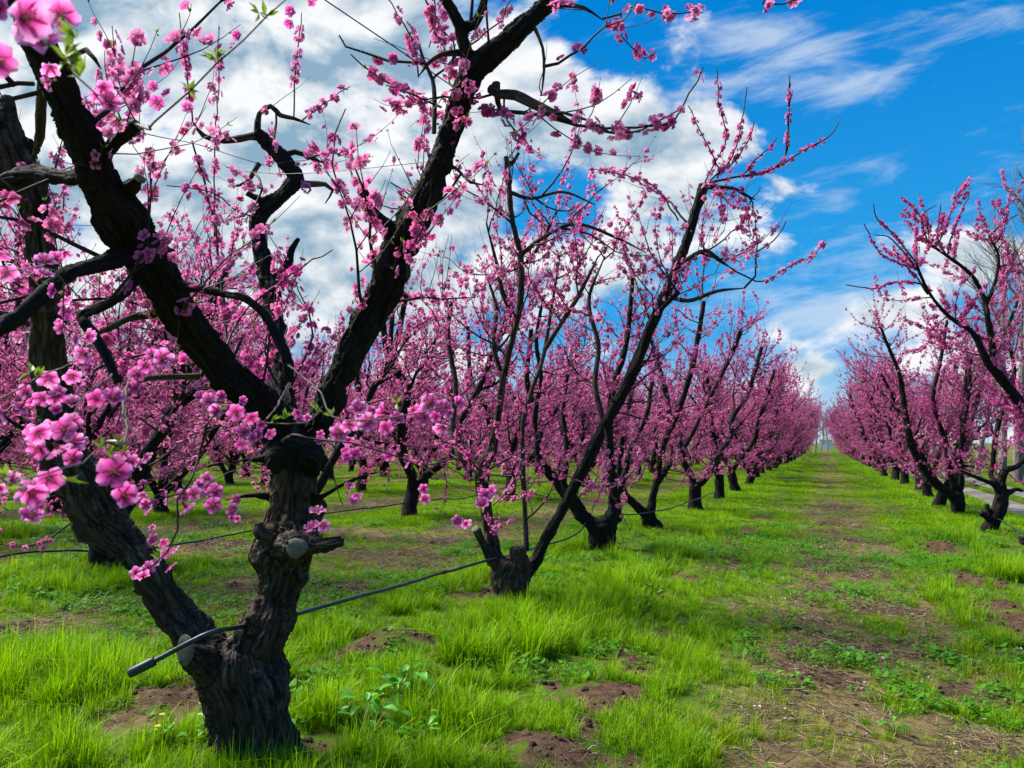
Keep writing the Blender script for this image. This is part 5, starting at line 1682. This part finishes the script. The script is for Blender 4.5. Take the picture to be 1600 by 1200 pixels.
def petal_litter():
    ms = []
    for k in range(4):
        r = np.random.default_rng(60 + k); mb = MB()
        for _ in range(3):
            c = np.array((r.uniform(-.06, .06), r.uniform(-.06, .06), .012)); a = r.uniform(0, 6.28); s = r.uniform(.008, .015)
            d = np.array((math.cos(a), math.sin(a), r.normal(0, .3))); w = np.array((-math.sin(a), math.cos(a), r.normal(0, .3)))
            g = r.uniform(.55, 1.0)
            mb.add([c, c + d * s * .6 + w * s * .5 + (0, 0, .004), c + d * s * 1.2, c + d * s * .6 - w * s * .5 + (0, 0, .004)], quads=[(0, 1, 2, 3)], col=(.72 * g, .60 * g, .64 * g, 1))
        ms.append(mb.mesh('fallen_petal', M['vcol'], False))
    x, y, d = wedge(2600, 1.8, 12)
    so, dr, lu = masks(x, y)
    k = (rng.uniform(size=len(x)) < .10 + .5 * dr * (x > -1.6)) & (lu < .4) & (x < 3)
    x, y = x[k], y[k]; m = len(x)
    scatter('fallen_petals', 'pale fallen petals scattered on the alley floor', np.stack([x, y, height(x, y) + .01], 1), rng.integers(0, 4, m),
            rng.uniform(.7, 1.5, m), rng.uniform(0, 6.28, m), np.zeros(m), proto_collection('fallen_petal', ms))


def prunings():
    r = np.random.default_rng(91)
    for i, (px, py) in enumerate(((1040, 1130), (1085, 1165), (1180, 1120), (1310, 1055), (1240, 1010), (1405, 1010), (1350, 1165), (1500, 1110), (700, 905), (470, 885), (1180, 905), (120, 1150))):
        p = ground_at(px, py); p[2] = z_at(p[0], p[1]) + .015
        a = r.uniform(0, 6.28); d = np.array((math.cos(a), math.sin(a), .03)); L = r.uniform(.18, .42)
        mb = MB(); g = r.uniform(.8, 2.6); n = np.array([-d[1], d[0], .1])
        pts = np.array([d * L * (t - .5) + n * L * .07 * math.sin(5 * t + i) for t in np.linspace(0, 1, 6)])
        tube(mb, pts, np.linspace(.0055, .002, 6), 5, (g, g, g, 1))
        for j in (2, 3):
            q = pts[j] + (d * .5 + n * (1 if j == 2 else -1) * .6 + (0, 0, .15)) * L * .3
            tube(mb, [pts[j], (pts[j] + q) / 2 + (0, 0, .006), q], [.0028, .0022, .0012], 4, (g, g, g, 1))
        tag(link('fallen_twig', mb.mesh('fallen_twig', M['twig']), None, p), 'short forked dry twig lying on the orchard floor', 'twig', 'fallen twigs on the orchard floor')


prunings()
petal_litter()


# ------------------------------------------------------------------ bare trees beyond the orchard
def bare_tree(seed, H, kind):
    r = np.random.default_rng(seed)
    mt, mc = MB(), MB()
    up = kind == 'poplar'
    def branch(p, d, L, r0, lvl):
        n = 5 if lvl < 2 else 3
        pts, rad = wander(p, d, L, r0, r0 * (.45 if lvl == 0 else .3), r, n, .10 if up else .05, .10 if lvl == 0 else .16)
        tube(mt if lvl < 2 else mc, pts, rad, 7 if lvl == 0 else (4 if lvl == 1 else 3), (1, 1, 1, 1) , cap=False, bump=.1 if lvl == 0 else 0)
        if lvl >= 4: return
        k = (17, 7, 5, 3)[lvl]
        for j in range(k):
            f = r.uniform(.22 if lvl == 0 else .15, 1.0) if j else 1.0
            i = min(n - 1, int(f * n)); q = pts[i] + (pts[i + 1] - pts[i]) * (f * n - i)
            t = nrm(pts[i + 1] - pts[i]); s = r.normal(size=3); s -= t * (s @ t); s = nrm(s)
            dd = t * (1.0 if up else .55) + s * (.62 if up else .9) + (0, 0, .25)
            branch(q, dd, L * (.30 if lvl == 0 else .48) * r.uniform(.6, 1.25) * (1.25 - .6 * f if lvl == 0 else 1), max(.004, r0 * (.34 if lvl == 0 else .42)), lvl + 1)
    branch(np.array((0, 0, -.1)), np.array((r.normal(0, .03), r.normal(0, .03), 1)), H * .78, H * .016, 0)
    return [('trunk', mt.mesh('trunk', M['bark_pale'])), ('crown', mc.mesh('crown', M['bark_pale']))]


BARE = [bare_tree(1, 12, 'poplar'), bare_tree(2, 9, 'round'), bare_tree(3, 9, 'round')]


def plant_bare(x, y, k, rot, sc, label, group):
    t = thing('bare_tree', (x, y, 0), label, 'tree', group); t.rotation_euler = (0, 0, rot); t.scale = (sc, sc, sc)
    for nm, me in BARE[k]:
        o = link(nm, me, t)
        if nm == 'crown': o['kind'] = 'stuff'


r_ = np.random.default_rng(4)
plant_bare(7.0, 35.5, 0, 0, 1.10, 'tall slender bare tree reaching into the blue sky at the right edge', None)
plant_bare(7.2, 39.5, 0, 2, .95, 'bare grey tree just behind the tallest slender one at the right edge', None)
plant_bare(7.4, 47, 1, 1, .98, 'round-crowned bare grey tree behind the pink blossom of the right row', None)
for k in range(6):
    plant_bare(7.2 + r_.uniform(-.4, .8), 57 + 10 * k, int(r_.integers(0, 3)), r_.uniform(0, 6), r_.uniform(.7, .95), 'bare grey tree in the line beyond the farm path, behind the right row', 'bare trees along the farm path')
for k in range(16):
    plant_bare(-9 + 1.2 * k + r_.uniform(-.5, .5), 131 + r_.uniform(-3, 14), int(r_.integers(1, 3)), r_.uniform(0, 6), r_.uniform(.75, 1.0), 'small bare grey tree closing the far end of the grass alley', 'bare trees at the end of the alley')
for k in range(12):
    plant_bare(14 + 7.5 * k + r_.uniform(-3, 3), 78 + r_.uniform(-12, 30), int(r_.integers(0, 3)), r_.uniform(0, 6), r_.uniform(.7, 1.1), 'distant bare grey tree in the field right of the farm path', 'bare trees in the right field')


def shed():
    t = thing('white_shed', (0.4, 205, 0), 'tiny white shed closing the far end of the grass alley', 'shed')
    mb = MB()
    def box(mb, a, b):
        (x0, y0, z0), (x1, y1, z1) = a, b
        v = [(x, y, z) for z in (z0, z1) for x, y in ((x0, y0), (x1, y0), (x1, y1), (x0, y1))]
        mb.add(v, quads=[(0, 3, 2, 1), (4, 5, 6, 7), (0, 1, 5, 4), (1, 2, 6, 5), (2, 3, 7, 6), (3, 0, 4, 7)])
    box(mb, (-1.5, 0, 0), (1.5, 3, 2.3)); link('wall', mb.mesh('wall', M['white'], False), t)
    mb = MB(); v = [(-1.7, -.2, 2.3), (1.7, -.2, 2.3), (1.7, 3.2, 2.3), (-1.7, 3.2, 2.3), (-1.7, 1.5, 2.9), (1.7, 1.5, 2.9)]
    mb.add(v, quads=[(0, 1, 5, 4), (2, 3, 4, 5), (0, 3, 2, 1)], tris=[(0, 4, 3), (1, 2, 5)]); link('roof', mb.mesh('roof', M['roof'], False), t)


shed()
